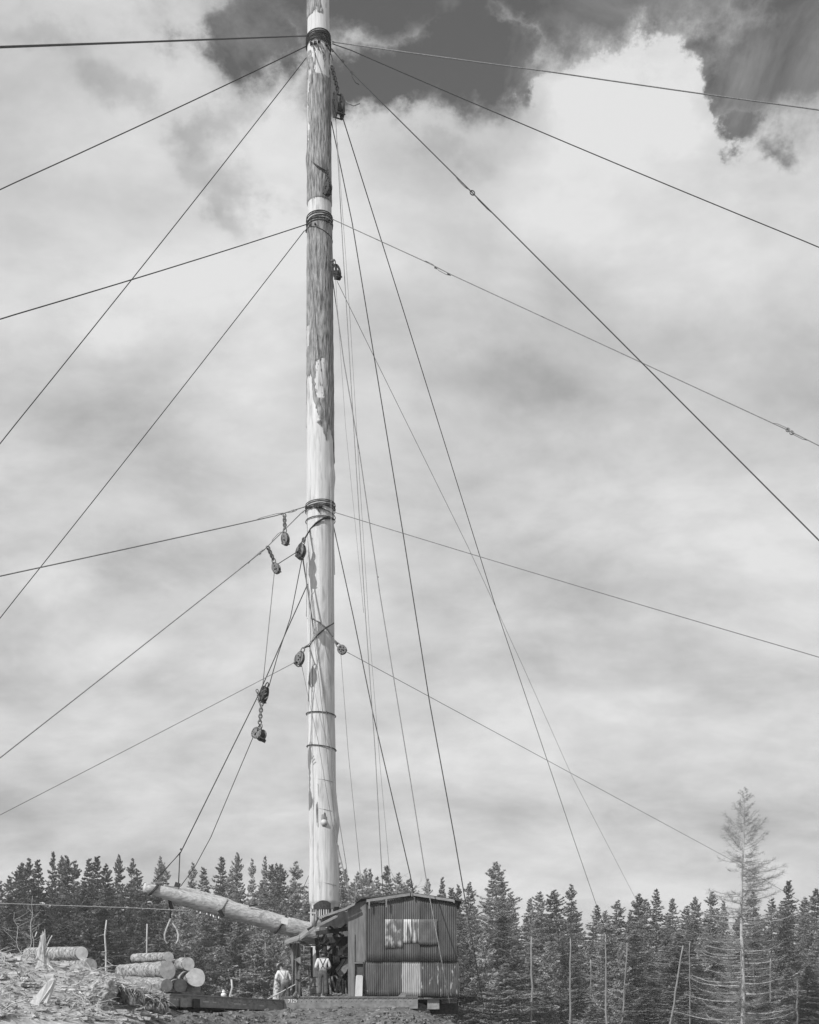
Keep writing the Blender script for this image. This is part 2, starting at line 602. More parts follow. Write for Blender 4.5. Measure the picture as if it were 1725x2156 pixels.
# ------------------------------------------------------------------ forest
def conifer(seed, h, wide, base, ragged=0.25, nb=7, step=0.42):
    """trunk and crown of one conifer standing at the origin"""
    g = np.random.default_rng(seed)
    tr = MB()
    bx, by = g.normal(0, 0.15, 2)
    pts, rad = [], []
    for i in range(9):
        t = i / 8
        pts.append((bx * math.sin(t * 3), by * math.sin(t * 2.5), h * t * 0.985))
        rad.append(0.012 + (0.0085 * h + 0.05) * (1 - t) ** 0.9)
    tr.tube(pts, rad, 7)
    V, Fc = [], []
    cnt = 0
    z = h * base
    lean = g.uniform(0, 6.28)
    while z < h - 0.12:
        d = h - z
        Rz = wide * min(0.22 + 0.40 * d ** 0.86, 2.35 + 0.035 * d)
        if z < h * (base + 0.12):
            Rz *= 0.65 + 0.35 * (z - h * base) / (h * 0.12)
        Rz *= 1 + 0.22 * math.sin(z * 1.7 + seed)
        k = nb if d > 1.5 else 5
        a0 = g.uniform(0, 6.28)
        for b in range(k):
            if g.random() < ragged * 0.7 and d > 1.2:
                continue
            az = a0 + 6.283 * b / k + g.normal(0, 0.25)
            L = Rz * g.uniform(0.55, 1.18) * (1 + 0.15 * math.cos(az - lean))
            if L < 0.1:
                continue
            zb = z + g.normal(0, 0.10)
            droop = g.uniform(0.10, 0.42) if d > 3 else g.uniform(-0.45, 0.05)
            n = int(6 + 30 * L)
            t = g.random(n) ** 0.72 * 0.93 + 0.07
            rr = L * t
            zz = zb - droop * L * t + 0.30 * L * t ** 2.4
            ca, sa = math.cos(az), math.sin(az)
            fan = np.clip(0.42 * L * (1.08 - t), 0.05, 0.9) * g.uniform(-1, 1, n)
            cx_ = rr * ca - fan * sa
            cy_ = rr * sa + fan * ca
            cz_ = zz - np.abs(fan) * 0.22 + g.normal(0, 0.05, n) - 0.10 * g.random(n)
            side = np.sign(fan)
            va = az + side * g.uniform(0.3, 1.0, n)
            ln = g.uniform(0.22, 0.55, n)
            wd = g.uniform(0.06, 0.14, n)
            pit = g.normal(-0.05, 0.38, n)
            dx, dy, dz = np.cos(va) * np.cos(pit), np.sin(va) * np.cos(pit), np.sin(pit)
            roll = g.normal(0, 0.55, n)
            sx, sy, sz = -np.sin(va) * np.cos(roll), np.cos(va) * np.cos(roll), np.sin(roll)
            c = np.stack([cx_, cy_, cz_], 1)
            D = np.stack([dx, dy, dz], 1) * ln[:, None]
            S = np.stack([sx, sy, sz], 1) * wd[:, None]
            q = np.stack([c - D * 0.5, c + S, c + D * 0.5, c - S], 1)
            V.append(q.reshape(-1, 3))
            cnt += n
        z += step * g.uniform(0.7, 1.3)
    V = np.concatenate(V)
    Fq = np.arange(len(V)).reshape(-1, 4)
    return tr, V, Fq


PROTO = []
spec = [(11, 26, 0.95, 0.10, .25), (12, 27, 0.80, 0.12, .35), (13, 25, 1.10, 0.08, .22), (14, 26, 0.88, 0.14, .45), (15, 24, 1.0, 0.10, .3),
        (21, 15, 1.05, 0.03, .22), (22, 13, 1.15, 0.02, .25), (23, 16, 0.95, 0.04, .30)]
for s_, h_, w_, b_, r_ in spec:
    trm, V_, F_ = conifer(s_, h_, w_, b_, r_)
    to = trm.build('trunk', MT['trunk'], origin=(0, 0, 0))
    tm = to.data
    bpy.data.objects.remove(to)
    cm = npmesh('crown', V_, F_, MT['needle'])
    PROTO.append((h_, tm, cm))


def plant(k, x, y, top_z, wscale, label, group, dark, name='fir_tree'):
    h, tm, cm = PROTO[k]
    zb = gz(x, y) - 0.1
    sc = (top_z - zb) / h
    o = thing(name, label, 'tree', (x, y, zb), group)
    o.scale = (wscale, wscale, sc)
    o.rotation_euler = (rnd.gauss(0, .018), rnd.gauss(0, .018), rnd.uniform(0, 6.28))
    a = bpy.data.objects.new('trunk', tm)
    b = bpy.data.objects.new('crown', cm)
    for c in (a, b):
        C.objects.link(c)
        c.parent = o
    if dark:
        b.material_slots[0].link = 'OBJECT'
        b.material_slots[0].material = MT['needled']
    return o


ORD = ['first', 'second', 'third', 'fourth', 'fifth', 'sixth', 'seventh', 'eighth', 'ninth', 'tenth', 'eleventh', 'twelfth', 'thirteenth',
       'fourteenth', 'fifteenth', 'sixteenth', 'seventeenth', 'eighteenth', 'nineteenth', 'twentieth', 'twenty-first', 'twenty-second', 'twenty-third']
SK_A = [(33, 1822), (49, 1816), (61, 1805), (79, 1809), (104, 1791), (118, 1798), (145, 1802), (163, 1811), (185, 1806), (205, 1802), (226, 1818),
        (247, 1798), (266, 1803), (287, 1828)]
SK_B = [(327, 1800), (350, 1820), (398, 1813), (428, 1825), (456, 1802), (486, 1829), (503, 1795), (528, 1807), (551, 1801), (567, 1819), (581, 1816),
        (596, 1818), (624, 1811), (651, 1806)]
SK_C = [(719, 1815), (732, 1826), (753, 1834), (765, 1828), (779, 1828), (793, 1845), (815, 1821), (832, 1836), (862, 1850), (896, 1847), (927, 1846), (950, 1868), (963, 1861)]
SK_D = [(991, 1855), (1033, 1814), (1061, 1848), (1077, 1876), (1116, 1891), (1133, 1874), (1168, 1873), (1198, 1861), (1251, 1905), (1272, 1915), (1298, 1894),
        (1332, 1881), (1353, 1892), (1383, 1872), (1417, 1889), (1448, 1905), (1468, 1887), (1492, 1876), (1526, 1895)]
SK_E = [(1584, 1876), (1622, 1890), (1660, 1852), (1690, 1886), (1716, 1870)]
slim = {104, 118, 247, 266, 327, 398, 503, 528, 551, 581, 732, 765, 779, 896, 927, 963, 1468, 1526}
for lst, words in ((SK_A, 'fir forming the {} skyline treetop from the forest\'s far left end'),
                   (SK_B, 'fir forming the {} skyline treetop between the boom tip and the spar pole'),
                   (SK_C, 'fir forming the {} skyline treetop from the spar pole over the shed roof'),
                   (SK_D, 'fir forming the {} skyline treetop from the shed towards the bare larch'),
                   (SK_E, 'fir forming the {} skyline treetop beyond the bare larch trunk')):
    for i, (px, py) in enumerate(lst):
        Y = 158 + 22 * ((i * 37) % 10) / 10
        p = P(px, py, Y)
        w = (0.62 if px in slim else 0.9) * rnd.uniform(0.9, 1.12)
        if px == 1033:
            w = 1.15
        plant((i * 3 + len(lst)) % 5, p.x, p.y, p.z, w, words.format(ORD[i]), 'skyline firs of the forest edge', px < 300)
# a second row just behind, and bushier trees in front
ridge = [(-60, 1838), (33, 1836), (300, 1838), (420, 1842), (650, 1836), (720, 1842), (800, 1856), (900, 1876), (980, 1880), (1050, 1872), (1110, 1905),
         (1180, 1894), (1250, 1922), (1330, 1905), (1420, 1905), (1480, 1902), (1560, 1908), (1660, 1898), (1790, 1895)]


def ridge_y(px):
    return float(np.interp(px, [a for a, b in ridge], [b for a, b in ridge]))


def where(px):
    if px < 300:
        return 'behind the stump and log piles'
    if px < 650:
        return 'behind the hoisted boom log'
    if px < 975:
        return 'behind the corrugated shed'
    if px < 1480:
        return 'between the shed and the bare larch'
    return 'around the bare larch'


SECT = {}
FROM = {0: 'from the far left end', 300: 'from the boom tip', 650: 'from the spar pole', 975: 'from the shed', 1480: 'from the leaning bare trunk'}
for row, (Y0, Y1, n, drop0, drop1, ks, w0, w1) in enumerate(((186, 205, 38, 4, 40, (0, 1, 2, 3, 4), .85, 1.1), (140, 156, 36, 18, 75, (0, 1, 2, 4, 3), .65, 1.25),
                                                            (124, 136, 40, 60, 135, (5, 6, 7, 2, 3), .6, 1.3), (112, 120, 30, 130, 200, (5, 6, 7), .5, 1.2))):
    for i in range(n):
        px = -40 + 1810 * (i + rnd.uniform(0.15, 0.85)) / n
        Y = rnd.uniform(Y0, Y1)
        py = ridge_y(px) + rnd.uniform(drop0, drop1)
        p = P(px, py, Y)
        kind = ('far fir filling the skyline gaps', 'mid-height fir of the dense wood', 'bushy lower fir at the front of the wood', 'small young fir at the foot of the wood')[row]
        label = kind + ' ' + where(px)
        if row:
            k0 = max(q for q in FROM if q <= max(px, 0))
            SECT[(row, k0)] = SECT.get((row, k0), 0) + 1
            label = ORD[SECT[(row, k0)] - 1] + ' ' + kind.replace(' of the dense wood', '').replace(' of the wood', ' of wood') + ', counting ' + FROM[k0]
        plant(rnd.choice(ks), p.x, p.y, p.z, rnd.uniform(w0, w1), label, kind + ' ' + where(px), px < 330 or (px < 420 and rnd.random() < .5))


def snag(px, py0, py1, Y, w0, w1, label, group=None, lean=0.0, stubs=10, seed=0, m='snag', name='bare_snag', stub_len=0.5):
    g = random.Random(seed)
    top = P(px + lean, py0, Y)
    bot = P(px, py1, Y)
    zb = gz(bot.x, Y)
    t_ = (zb - top.z) / (bot.z - top.z)
    base = top + (bot - top) * t_
    o = thing(name, label, 'tree', base, group)
    mb = MB()
    k = 9
    pts = [base + (top - base) * (i / (k - 1)) + Vector((noise.noise((seed * 1.3, i * .6, 0)) * .16, 0, 0)) for i in range(k)]
    mb.tube(pts, [pxw(w1, Y) / 2 + (pxw(w0, Y) / 2 - pxw(w1, Y) / 2) * (i / (k - 1)) for i in range(k)], 8, wob=.22, seed=seed)
    mb.build('trunk', MT[m], o)
    for i in range(stubs):
        t = g.uniform(0.25, 0.97)
        a = g.uniform(0, 6.28)
        c = base + (top - base) * t
        L = g.uniform(0.4, 1) * stub_len * Y / 60
        d = Vector((math.cos(a), math.sin(a), g.uniform(-.35, .3)))
        s_ = MB()
        s_.tube([c, c + d * L * .6, c + d * L + Vector((0, 0, -.05 * L))], [pxw(1.1, Y) / 2, pxw(.8, Y) / 2, pxw(.4, Y) / 2], 4)
        s_.build('branch', MT[m], o)
    return o


snag(1120, 1972, 2112, 113, 3.6, 5.2, 'pale straight bare trunk, nearest of the bare trunks to the shed', seed=1, stubs=6)
snag(1147, 2054, 2100, 128, 2.2, 3.4, 'short pale broken snag beside the tallest bare trunk near the shed', seed=2, stubs=5, m='trunkl')
snag(1201, 1976, 2112, 115, 2.6, 4.4, 'pale bare trunk midway between the shed and the leaning trunk', seed=3, stubs=9)
snag(1244, 2020, 2106, 128, 2.6, 3.2, 'dim bare trunk half hidden by fir boughs', seed=4, stubs=6, m='trunkl')
snag(1276, 1968, 2112, 111, 2.8, 4.6, 'pale bare trunk with long drooping dead boughs', seed=5, stubs=12, stub_len=.9)
snag(1313, 1985, 2112, 115, 2.2, 3.6, 'slightly tilted pale trunk where a cable meets the ground', lean=8, seed=6, stubs=4)
snag(1419, 1991, 2113, 110, 3.0, 5.0, 'bare trunk leaning well over in front of dark firs', lean=19, seed=7, stubs=7)
snag(1453, 1986, 2113, 115, 1.6, 3.4, 'thin dead trunk with ragged stubs beside the leaning trunk', seed=8, stubs=22, stub_len=.7)
snag(1405, 2028, 2110, 129, 2.0, 3.0, 'grey trunk among boughs just left of the leaning trunk', seed=9, stubs=5, m='trunkl')
snag(1622, 2018, 2104, 124, 3.0, 4.4, 'grey bare trunk beyond the bare larch, under its drooping boughs', seed=10, stubs=6, m='trunkl')
snag(1587, 2036, 2108, 126, 2.4, 3.0, 'grey bare trunk directly beside the larch trunk', seed=11, stubs=4, m='trunkl')
snag(1679, 2064, 2113, 110, 3.6, 4.2, 'broken grey stub of trunk at the far right of the wood', seed=12, stubs=3)
snag(640, 1990, 2110, 126, 2.6, 4.0, 'grey trunk in the wood behind the hanging tarpaulin', seed=13, stubs=7, m='trunkl')
snag(536, 2020, 2110, 127, 3.4, 4.6, 'stout bare trunk in the wood over the empty car deck', seed=14, stubs=9, m='trunkl')
snag(560, 1985, 2108, 128, 3.0, 4.4, 'tall bare trunk in the wood behind the stooping man', seed=15, stubs=9, m='trunkl')
snag(478, 2052, 2106, 125, 3.2, 4.6, 'dark lower trunk in the wood behind the white jug', seed=16, stubs=8, m='trunkl')
snag(505, 2040, 2106, 127, 3.0, 3.8, 'slender trunk in the wood between two stouter bare trunks', seed=17, stubs=5, m='trunkl')
snag(224, 1937, 2056, 62, 3.0, 5.2, 'bare dead trunk bristling with short branch stubs between the log piles', seed=18, stubs=34, stub_len=.52, m='larch')
snag(309, 1945, 2014, 58, 2.8, 3.8, 'bare white pole standing behind the top log of the pile', seed=19, stubs=0, m='larch', name='bare_pole', lean=2)


# the bare larch
def larch(px, top, Y):
    g = random.Random(5)
    b = P(px, 2150, Y)
    zb = gz(b.x, Y)
    base = Vector((b.x, Y, zb))
    tp = P(px + 3, top, Y)
    H = tp.z - zb
    o = thing('bare_larch', 'tall bare larch with pale trunk and feathery leafless branches rising over the firs', 'tree', base)
    mb = MB()
    k = 22
    ax = []
    for i in range(k):
        t = i / (k - 1)
        ax.append(base + Vector(((tp.x - base.x) * t + .10 * math.sin(t * 9), 0.05 * math.sin(t * 5), H * t)))
    mb.tube(ax, [0.012 + .235 * (1 - i / (k - 1)) ** 1.05 for i in range(k)], 9, wob=.08)
    mb.build('trunk', MT['larch'], o)

    def axis(t):
        f = t * (k - 1)
        i = min(int(f), k - 2)
        return ax[i].lerp(ax[i + 1], f - i)
    cr = MB()
    tw = MB()
    nb = 225
    for i in range(nb):
        t = 0.03 + 0.965 * ((i + g.random()) / nb) ** 1.12
        dtop = (1 - t) * H
        Lmax = min(0.12 + 0.58 * dtop, 2.9 + 0.15 * dtop)
        L = Lmax * g.uniform(.5, 1.12)
        a = g.uniform(0, 6.28)
        L *= (.7, 1.0, 1.1, .85)[i % 4]
        rise = .55 if dtop < 6 else .22
        c = axis(t)
        dh = Vector((math.cos(a), math.sin(a) * .9, 0))
        pts = []
        for j in range(7):
            u = j / 6
            zz = (-0.10 * u + rise * u ** 2.2 * g.uniform(.85, 1.1)) * L if dtop > 6 else (0.10 * u + rise * u ** 1.6) * L
            pts.append(c + dh * L * u * (1 - .12 * u) + Vector((g.gauss(0, .04) * L * .3, g.gauss(0, .04) * L * .3, zz)))
        r0 = 0.016 + .0105 * L if t < .6 else .010 + .005 * L
        cr.tube(pts, [r0 * (1 - .8 * j / 6) for j in range(7)], 4)
        nt = int(10 + 13 * L)
        for q in range(nt):
            u = g.uniform(.18, 1)
            f = u * 6
            j = min(int(f), 5)
            s0 = pts[j].lerp(pts[j + 1], f - j)
            sgn = g.choice((-1, 1))
            sd_ = Vector((-dh.y, dh.x, 0)) * sgn * g.uniform(.3, 1) + dh * g.uniform(.2, .9) + Vector((0, 0, g.uniform(-.35, .75)))
            l2 = g.uniform(.2, .75) * min(1, .35 + L * .22)
            e = s0 + sd_.normalized() * l2
            mid = s0.lerp(e, .5) + Vector((0, 0, -.05 * l2))
            tw.tube([s0, mid, e], [.008, .0062, .0035], 3, caps=False)
            for q2 in range(2):
                s1 = s0.lerp(e, g.uniform(.3, .9))
                e1 = s1 + Vector((g.gauss(0, 1), g.gauss(0, 1), g.gauss(0.3, .8))).normalized() * l2 * .45
                tw.tube([s1, e1], [.0045, .0025], 3, caps=False)
    cr.build('crown', MT['larch'], o)
    tw.build('crown_twigs', MT['twig'], o)


larch(1562, 1656, 106)


def bare_bush(px, py0, py1, Y, spread, label, name, n=10, seed=0, w=1.4, m='larch', lean=0):
    """leafless sapling: one stem and a few crooked boughs"""
    g = random.Random(seed)
    top = P(px + lean, py0, Y)
    bot = P(px, py1, Y)
    zb = min(bot.z, gz(bot.x, Y) + 0.02) if py1 > 2090 else bot.z - .15
    base = Vector((bot.x, Y, zb))
    o = thing(name, label, 'tree', base)
    pts = [base.lerp(top, i / 7) + Vector((g.gauss(0, spread * .05), g.gauss(0, .05), 0)) for i in range(8)]
    mb = MB()
    mb.tube(pts, [pxw(w, Y) / 2 * (1.3 - .9 * i / 7) for i in range(8)], 5)
    mb.build('trunk', MT[m], o)
    cr = MB()
    for i in range(n):
        t = g.uniform(.15, .95)
        f = t * 7
        j = min(int(f), 6)
        s0 = pts[j].lerp(pts[j + 1], f - j)
        a = g.choice((0, math.pi)) + g.gauss(0, .7)
        L = spread * g.uniform(.4, 1)
        d = Vector((math.cos(a), math.sin(a), g.uniform(.1, 1.0))).normalized()
        p1 = s0 + d * L * .5
        p2 = p1 + (d + Vector((0, 0, g.uniform(-.2, .9)))).normalized() * L * .5
        cr.tube([s0, p1, p2], [pxw(w, Y) * .3, pxw(w, Y) * .22, pxw(w, Y) * .1], 4)
        for q in range(3):
            s1 = p1.lerp(p2, g.random())
            cr.tube([s1, s1 + Vector((g.gauss(0, 1), g.gauss(0, 1), g.gauss(.4, 1))).normalized() * L * .4], [pxw(w, Y) * .15, pxw(w, Y) * .07], 3)
    cr.build('crown', MT[m], o)
    return o


bare_bush(828, 1846, 1990, 138, 2.6, 'white leafless dead tree whose crooked boughs show over the shed roof', 'dead_tree', 16, 3, 1.8, lean=6)
bare_bush(868, 1858, 1990, 140, 2.2, 'white leafless dead tree showing just behind the shed ridge', 'dead_tree', 12, 4, 1.6, lean=8)
bare_bush(744, 1846, 1990, 139, 1.2, 'thin white dead stem curving up between the spar and the shed roof', 'dead_tree', 4, 6, 1.3, lean=6)
# ------------------------------------------------------------------ spar tree
SY = 48.2                                            # distance of the spar's axis
_py = [-40, 60, 460, 1000, 1337, 1500, 1640, 1790, 1850, 1900, 2160]
_cx = [670, 670.7, 673.2, 674.8, 675, 676, 678.3, 681.5, 682.8, 683.3, 686]
_hw = [22.6, 23.2, 25.2, 29, 29, 29.3, 29, 30, 32, 32.6, 34]


def scx(py):
    return float(np.interp(py, _py, _cx))


def shw(py):
    return float(np.interp(py, _py, _hw))


def on_spar(px, py, off=0.03):
    """point on the camera side of the spar near that silhouette column"""
    hw = pxw(shw(py), SY)
    x = (px - scx(py)) / F * SY
    s = max(-1, min(1, x / hw))
    y = SY - math.sqrt(1 - s * s) * (hw + off)
    return P(px, py, y)


def axis_pt(py):
    return P(scx(py), py, SY)


spar_base = Vector((P(686, 2130, SY).x, SY, 0.9))
spar = thing('spar_tree', 'towering spar pole behind the shed, bark on its upper half and peeled white below', 'spar tree', spar_base)
NPHI = 112
rows = []
yy = -40.0
while yy < 2150:
    rows.append(yy)
    yy += 2.4 if yy < 960 else 4.5


def n3(a, b, c):
    return noise.noise(Vector((a, b, c)))


def bark_mask(s, c, py, ph):
    """>0 where bark is left on the spar (s, c = sine and cosine of the angle from the camera)"""
    nz = n3(ph * 2.2, py * .022, 3.3) + .55 * n3(ph * 6.5, py * .07, 9.1) + .38 * n3(ph * 15, py * .16, 2.1)
    if py < 44:
        return .25 - s + nz
    if py < 172:
        return (py - 150) / 95 + nz * 1.35 - .12 - (.6 if 98 < py < 118 else 0)
    if 172 < py < 305 and s < -.60 and c > 0:
        return (s + .84) * 6 + nz * 1.2
    if 431 < py < 474:
        return -.45 + nz * .5 - (.0 if 434 < py < 470 else -.3)
    if 684 < py < 748 and s < -.60 and c > -.1:
        return max((s + .78) * 9, (694 - py) / 6, (py - 739) / 6) + nz * .7
    if 768 < py < 852 and -.42 < s < .42 and c > 0:
        e = min((py - 768) / 8, (s + .40) * 6, (.38 - s) * 9)
        return -.45 * min(1, max(-.9, e)) + nz * 1.15 + max(0, (py - 812) / 50)
    if 1655 < py < 1748 and -.78 < s < -.15 and c > 0:
        return -.25 + 1.1 * n3(ph * 9, py * .018, 5.5) - .35 * abs(s + .45)
    if 1715 < py < 1752 and -.25 < s < .38 and c > 0:
        return .42 - math.hypot((s - .1) / .30, (py - 1734) / 15.0) * .42 + nz * .25
    if 1190 < py < 1300 and s < -.74:
        return -.2 + 1.2 * n3(ph * 8, py * .016, 2.5)
    if 1370 < py < 1480 and -.85 < s < -.4 and c > 0:
        return -.55 + 1.1 * n3(ph * 7, py * .02, 8.5)
    bs = [(-1, 795), (-.6, 802), (-.45, 846), (-.2, 880), (.02, 898), (.25, 914), (.48, 938), (.56, 936), (.66, 905), (.8, 912), (.95, 922), (1, 990)]
    yb = float(np.interp(s, [a for a, b in bs], [b for a, b in bs])) if c > -.05 else 900
    return (yb + 15 * nz - py) / 22


tv, bv, bm_ = [], [], []
for j, py in enumerate(rows):
    c0 = axis_pt(py)
    hw = pxw(shw(py), SY)
    if py > 1904:
        hw *= 0.90
    for i in range(NPHI):
        ph = -math.pi + 2 * math.pi * i / NPHI
        s, c = math.sin(ph), math.cos(ph)
        q = Vector((s, -c, 0))
        w = .012 * n3(s * 1.6 + 4, c * 1.6, c0.z * .9) + .006 * n3(s * 5, c * 5 + 3, c0.z * .7)
        for (ks, kp, kw, kh, kr) in ((.03, 886, .22, 16, .07), (1.0, 1005, .3, 16, .05), (1.0, 1731, .35, 26, .10), (-.95, 340, .3, 16, .05), (.4, 885, .3, 14, .03)):
            if abs(py - kp) < kh * 1.6 and c > -.4:
                w += kr * math.exp(-((s - ks) / kw) ** 2 - ((py - kp) / kh) ** 2)
        r = hw + w
        tv.append(c0 + q * r)
        m_ = bark_mask(s, c, py, ph)
        bm_.append(m_)
        k = min(1, max(0, m_ * 5))
        ridge = .5 + .5 * n3(ph * 13, c0.z * 1.6, 1.7) + .35 * n3(ph * 24, c0.z * 4, 4.7)
        bv.append(c0 + q * (r + k * (.008 + .034 * ridge) - (.012 if m_ <= 0 else 0)))
tf, bf = [], []
for j in range(len(rows) - 1):
    for i in range(NPHI):
        a, b = j * NPHI + i, j * NPHI + (i + 1) % NPHI
        q = (a, a + NPHI, b + NPHI, b)
        tf.append(q)
        if max(bm_[k] for k in q) > 0:
            bf.append(q)
o0 = np.array(spar_base)
for nm, vv, ff, mm in (('peeled_trunk', tv, tf, MT['peeled']), ('bark', bv, bf, MT['bark'])):
    ob = bpy.data.objects.new(nm, npmesh(nm, np.array(vv) - o0, ff, mm, True))
    C.objects.link(ob)
    ob.parent = spar


def spar_band(name, px0, px1, fy0, fy1, off, m, n=14):
    mb = MB()
    vs = []
    for i in range(n + 1):
        x = px0 + (px1 - px0) * i / n
        for py in (fy0(x), fy1(x)):
            for o_ in (off, -.06):
                vs.append(on_spar(x, py, o_))
    fs = []
    for i in range(n):
        a, b = i * 4, i * 4 + 4
        fs += [(a, a + 2, b + 2, b), (a, b, b + 1, a + 1), (a + 2, a + 3, b + 3, b + 2)]
    fs += [(0, 1, 3, 2), (n * 4, n * 4 + 2, n * 4 + 3, n * 4 + 1)]
    mb.add(vs, fs)
    return mb.build(name, m, spar)


spar_band('dark_collar', 660, 697, lambda x: 1906 - 10.5 * (1 - ((x - 681) / 21) ** 2), lambda x: 1914.5, .025, MT['irond'])
spar_band('dark_collar', 704, 714, lambda x: 1909, lambda x: 1922, -.03, MT['tar'], 4)
spar_band('base_plank', 656, 712, lambda x: 1913, lambda x: 1990, -.045, MT['board'])
for x, w_, y1 in ((653.5, 3.2, 1950), (665, 1.2, 1958), (672, 2.0, 1935), (676, 1.6, 1945), (681, 1.8, 1948), (686, 3.0, 1954), (691, 1.6, 1944), (698, 3.4, 1938), (661, .8, 1965)):
    spar_band('pale_strip', x, x + w_, lambda x: 1904 if x in (653.5,) else 1914, lambda x, y1=y1: y1, .02, MT['peeled'], 2)
# the sawn knot and the splintered edge
kc = on_spar(683, 1731, .07)
mb = MB()
mb.tube([kc + Vector((0, .12, 0)), kc + Vector((-.02, -.01, 0))], [.13, .115], 14)
mb.build('sawn_knot', MT['cut'], spar)
kc = on_spar(671, 886, .05)
MB().tube([kc + Vector((0, .12, 0)), kc + Vector((.01, -.05, 0))], [.10, .075], 10).build('sawn_knot', MT['cut'], spar)
for (x, y0, y1, w_) in ((718, 1868, 1905, 1.6), (714, 1780, 1850, 1.2), (704, 1140, 1210, 1.4)):
    mb = MB()
    a_, b_ = P(x - 1, y0, SY), P(x + 1, y1, SY)
    mb.bar(a_, b_, pxw(w_, SY), .05)
    mb.build('splinter', MT['peeled'], spar)

# ------------------------------------------------------------------ wraps of wire rope round the spar


def wrap_pts(yl, yr, off=.035, n=40, sag=0.0):
    pts = []
    ym = (yl + yr) / 2
    c0 = axis_pt(ym)
    hw = pxw(shw(ym), SY) + off
    dz = -(yr - yl) / 2 / F * SY
    for i in range(n):
        a = 2 * math.pi * i / n
        pts.append(Vector((c0.x + hw * math.sin(a), SY - hw * math.cos(a), c0.z + dz * math.sin(a) + sag * math.cos(a))))
    return pts


def collar(label, wraps, extra=(), r=.022, m='wire'):
    ym = sum(a + b for a, b in wraps) / 2 / len(wraps)
    o = thing('wire_collar', label, 'wire collar', axis_pt(ym), 'wraps of wire rope round the spar')
    for k, (yl, yr) in enumerate(wraps):
        MB().tube(wrap_pts(yl, yr, .035 + .012 * (k % 2)), r, 6, closed=True).build('wrap', MT[m], o)
    for e in extra:
        kind, (x, y), sz = e
        p = on_spar(x, y, .07)
        mb = MB()
        if kind == 'clamp':
            a = pxw(sz, SY)
            mb.box(p - Vector((a, .06, a * .6)), p + Vector((a, .06, a * .6)))
            mb.tube([p + Vector((-a * .6, -.05, -a)), p + Vector((-a * .6, -.05, a))], .012, 5)
            mb.tube([p + Vector((a * .6, -.05, -a)), p + Vector((a * .6, -.05, a))], .012, 5)
            mb.build('clamp', MT['irond'], o)
        else:
            a = pxw(sz, SY)
            mb.tube([p + Vector((-a * .4, 0, a)), p + Vector((a * .2, -.03, 0)), p + Vector((a * .6, .02, -a))], .014, 5)
            mb.build('rope_tail', MT[m], o)
    return o


collar('thick dark bundle of wire wraps near the top of the spar, under its pale tip',
       [(83, 77), (87, 84), (92, 85), (94, 90), (98, 90), (100, 98), (90, 96), (95, 104), (88, 80), (101, 93)],
       [('clamp', (664, 90), 3.4), ('clamp', (672, 86), 3.0), ('clamp', (688, 94), 3.2), ('tail', (690, 100), 9), ('clamp', (656, 92), 3), ('tail', (660, 99), 7), ('tail', (692, 108), 12), ('clamp', (693, 88), 3.5), ('tail', (696, 118), 9), ('tail', (655, 84), 8), ('tail', (676, 104), 7), ('tail', (683, 80), 9), ('tail', (668, 98), 8)], .022)
collar('five loose wire wraps on a peeled band of the barked upper spar', [(462, 459), (468, 463), (474, 466), (476, 474), (481, 479)],
       [('clamp', (654, 474), 2.6), ('clamp', (664, 472), 1.8), ('tail', (687, 463), 6), ('clamp', (693, 463), 2.2), ('tail', (656, 478), 6)], .02)
collar('single thin wire slanting round the barked spar below the loose wraps', [(487, 508)], (), .012)
collar('dark wire wraps gripping the peeled middle of the spar where the loading blocks hang', [(1066, 1062), (1071, 1065), (1075, 1070), (1079, 1073), (1073, 1077), (1074, 1090)],
       [('clamp', (668, 1067), 3.6), ('clamp', (676, 1065), 3.2), ('tail', (652, 1072), 6), ('clamp', (655, 1068), 2.4), ('tail', (670, 1074), 5)], .017)
collar('single wire ring round the peeled spar just under the middle wraps', [(1100, 1097)], (), .018)
collar('upper of two plain wire rings low on the peeled spar', [(1504, 1508)], [('tail', (688, 1499), 3)], .02)
collar('lower of two plain wire rings low on the peeled spar', [(1572, 1580)], (), .02)

# worn grooves, where rings used to sit
for yl, yr in ((1644, 1652), (1706, 1715), (1861, 1870)):
    pts = [on_spar(scx(yl) + shw(yl) * math.sin(a), yl + (yr - yl) * (math.sin(a) + 1) / 2 - 7 * math.cos(a), .004) for a in [-1.3 + 2.2 * i / 14 for i in range(15)]]
    mb = MB().tube(pts, [.004 + .014 * max(0, noise.noise(Vector((i * .9, yl, 0))) + .25) for i in range(15)], 5)
    mb.build('worn_groove', MT['bark'], spar)

# ------------------------------------------------------------------ cables
GUY = 'guy lines holding the spar'
RUN = 'running lines from the blocks down to the yarder'


def cable(name, label, pts, wpx, m='wire', group=None, sag=0.0, ext=None, wob=0.0):
    """pts = (px, py, Y); wpx = drawn width; ext = carry the line on until it reaches the ground"""
    w3 = [P(*p) for p in pts]
    out = [w3[0]]
    for a, b in zip(w3, w3[1:]):
        n = max(2, int((b - a).length / 2.5))
        for i in range(1, n + 1):
            t = i / n
            out.append(a.lerp(b, t) - Vector((0, 0, sag * 4 * t * (1 - t) * (b - a).length / 30)))
    if ext:
        d = (w3[-1] - w3[-2]).normalized()
        for k in range(1, 15):
            p = w3[-1] + d * ext * k / 14
            if p.z < gz(p.x, p.y):
                out.append(p)
                break
            out.append(p)
    rr = []
    for p in out:
        rr.append(wpx)
    Ym = [max(p.y, 8) for p in out]
    r0 = pxw(wpx, pts[0][2]) / 2
    o = MB().tube(out, r0, 6, caps=True).build(name, MT[m], origin=w3[0])
    return tag(o, label, 'cable', group)


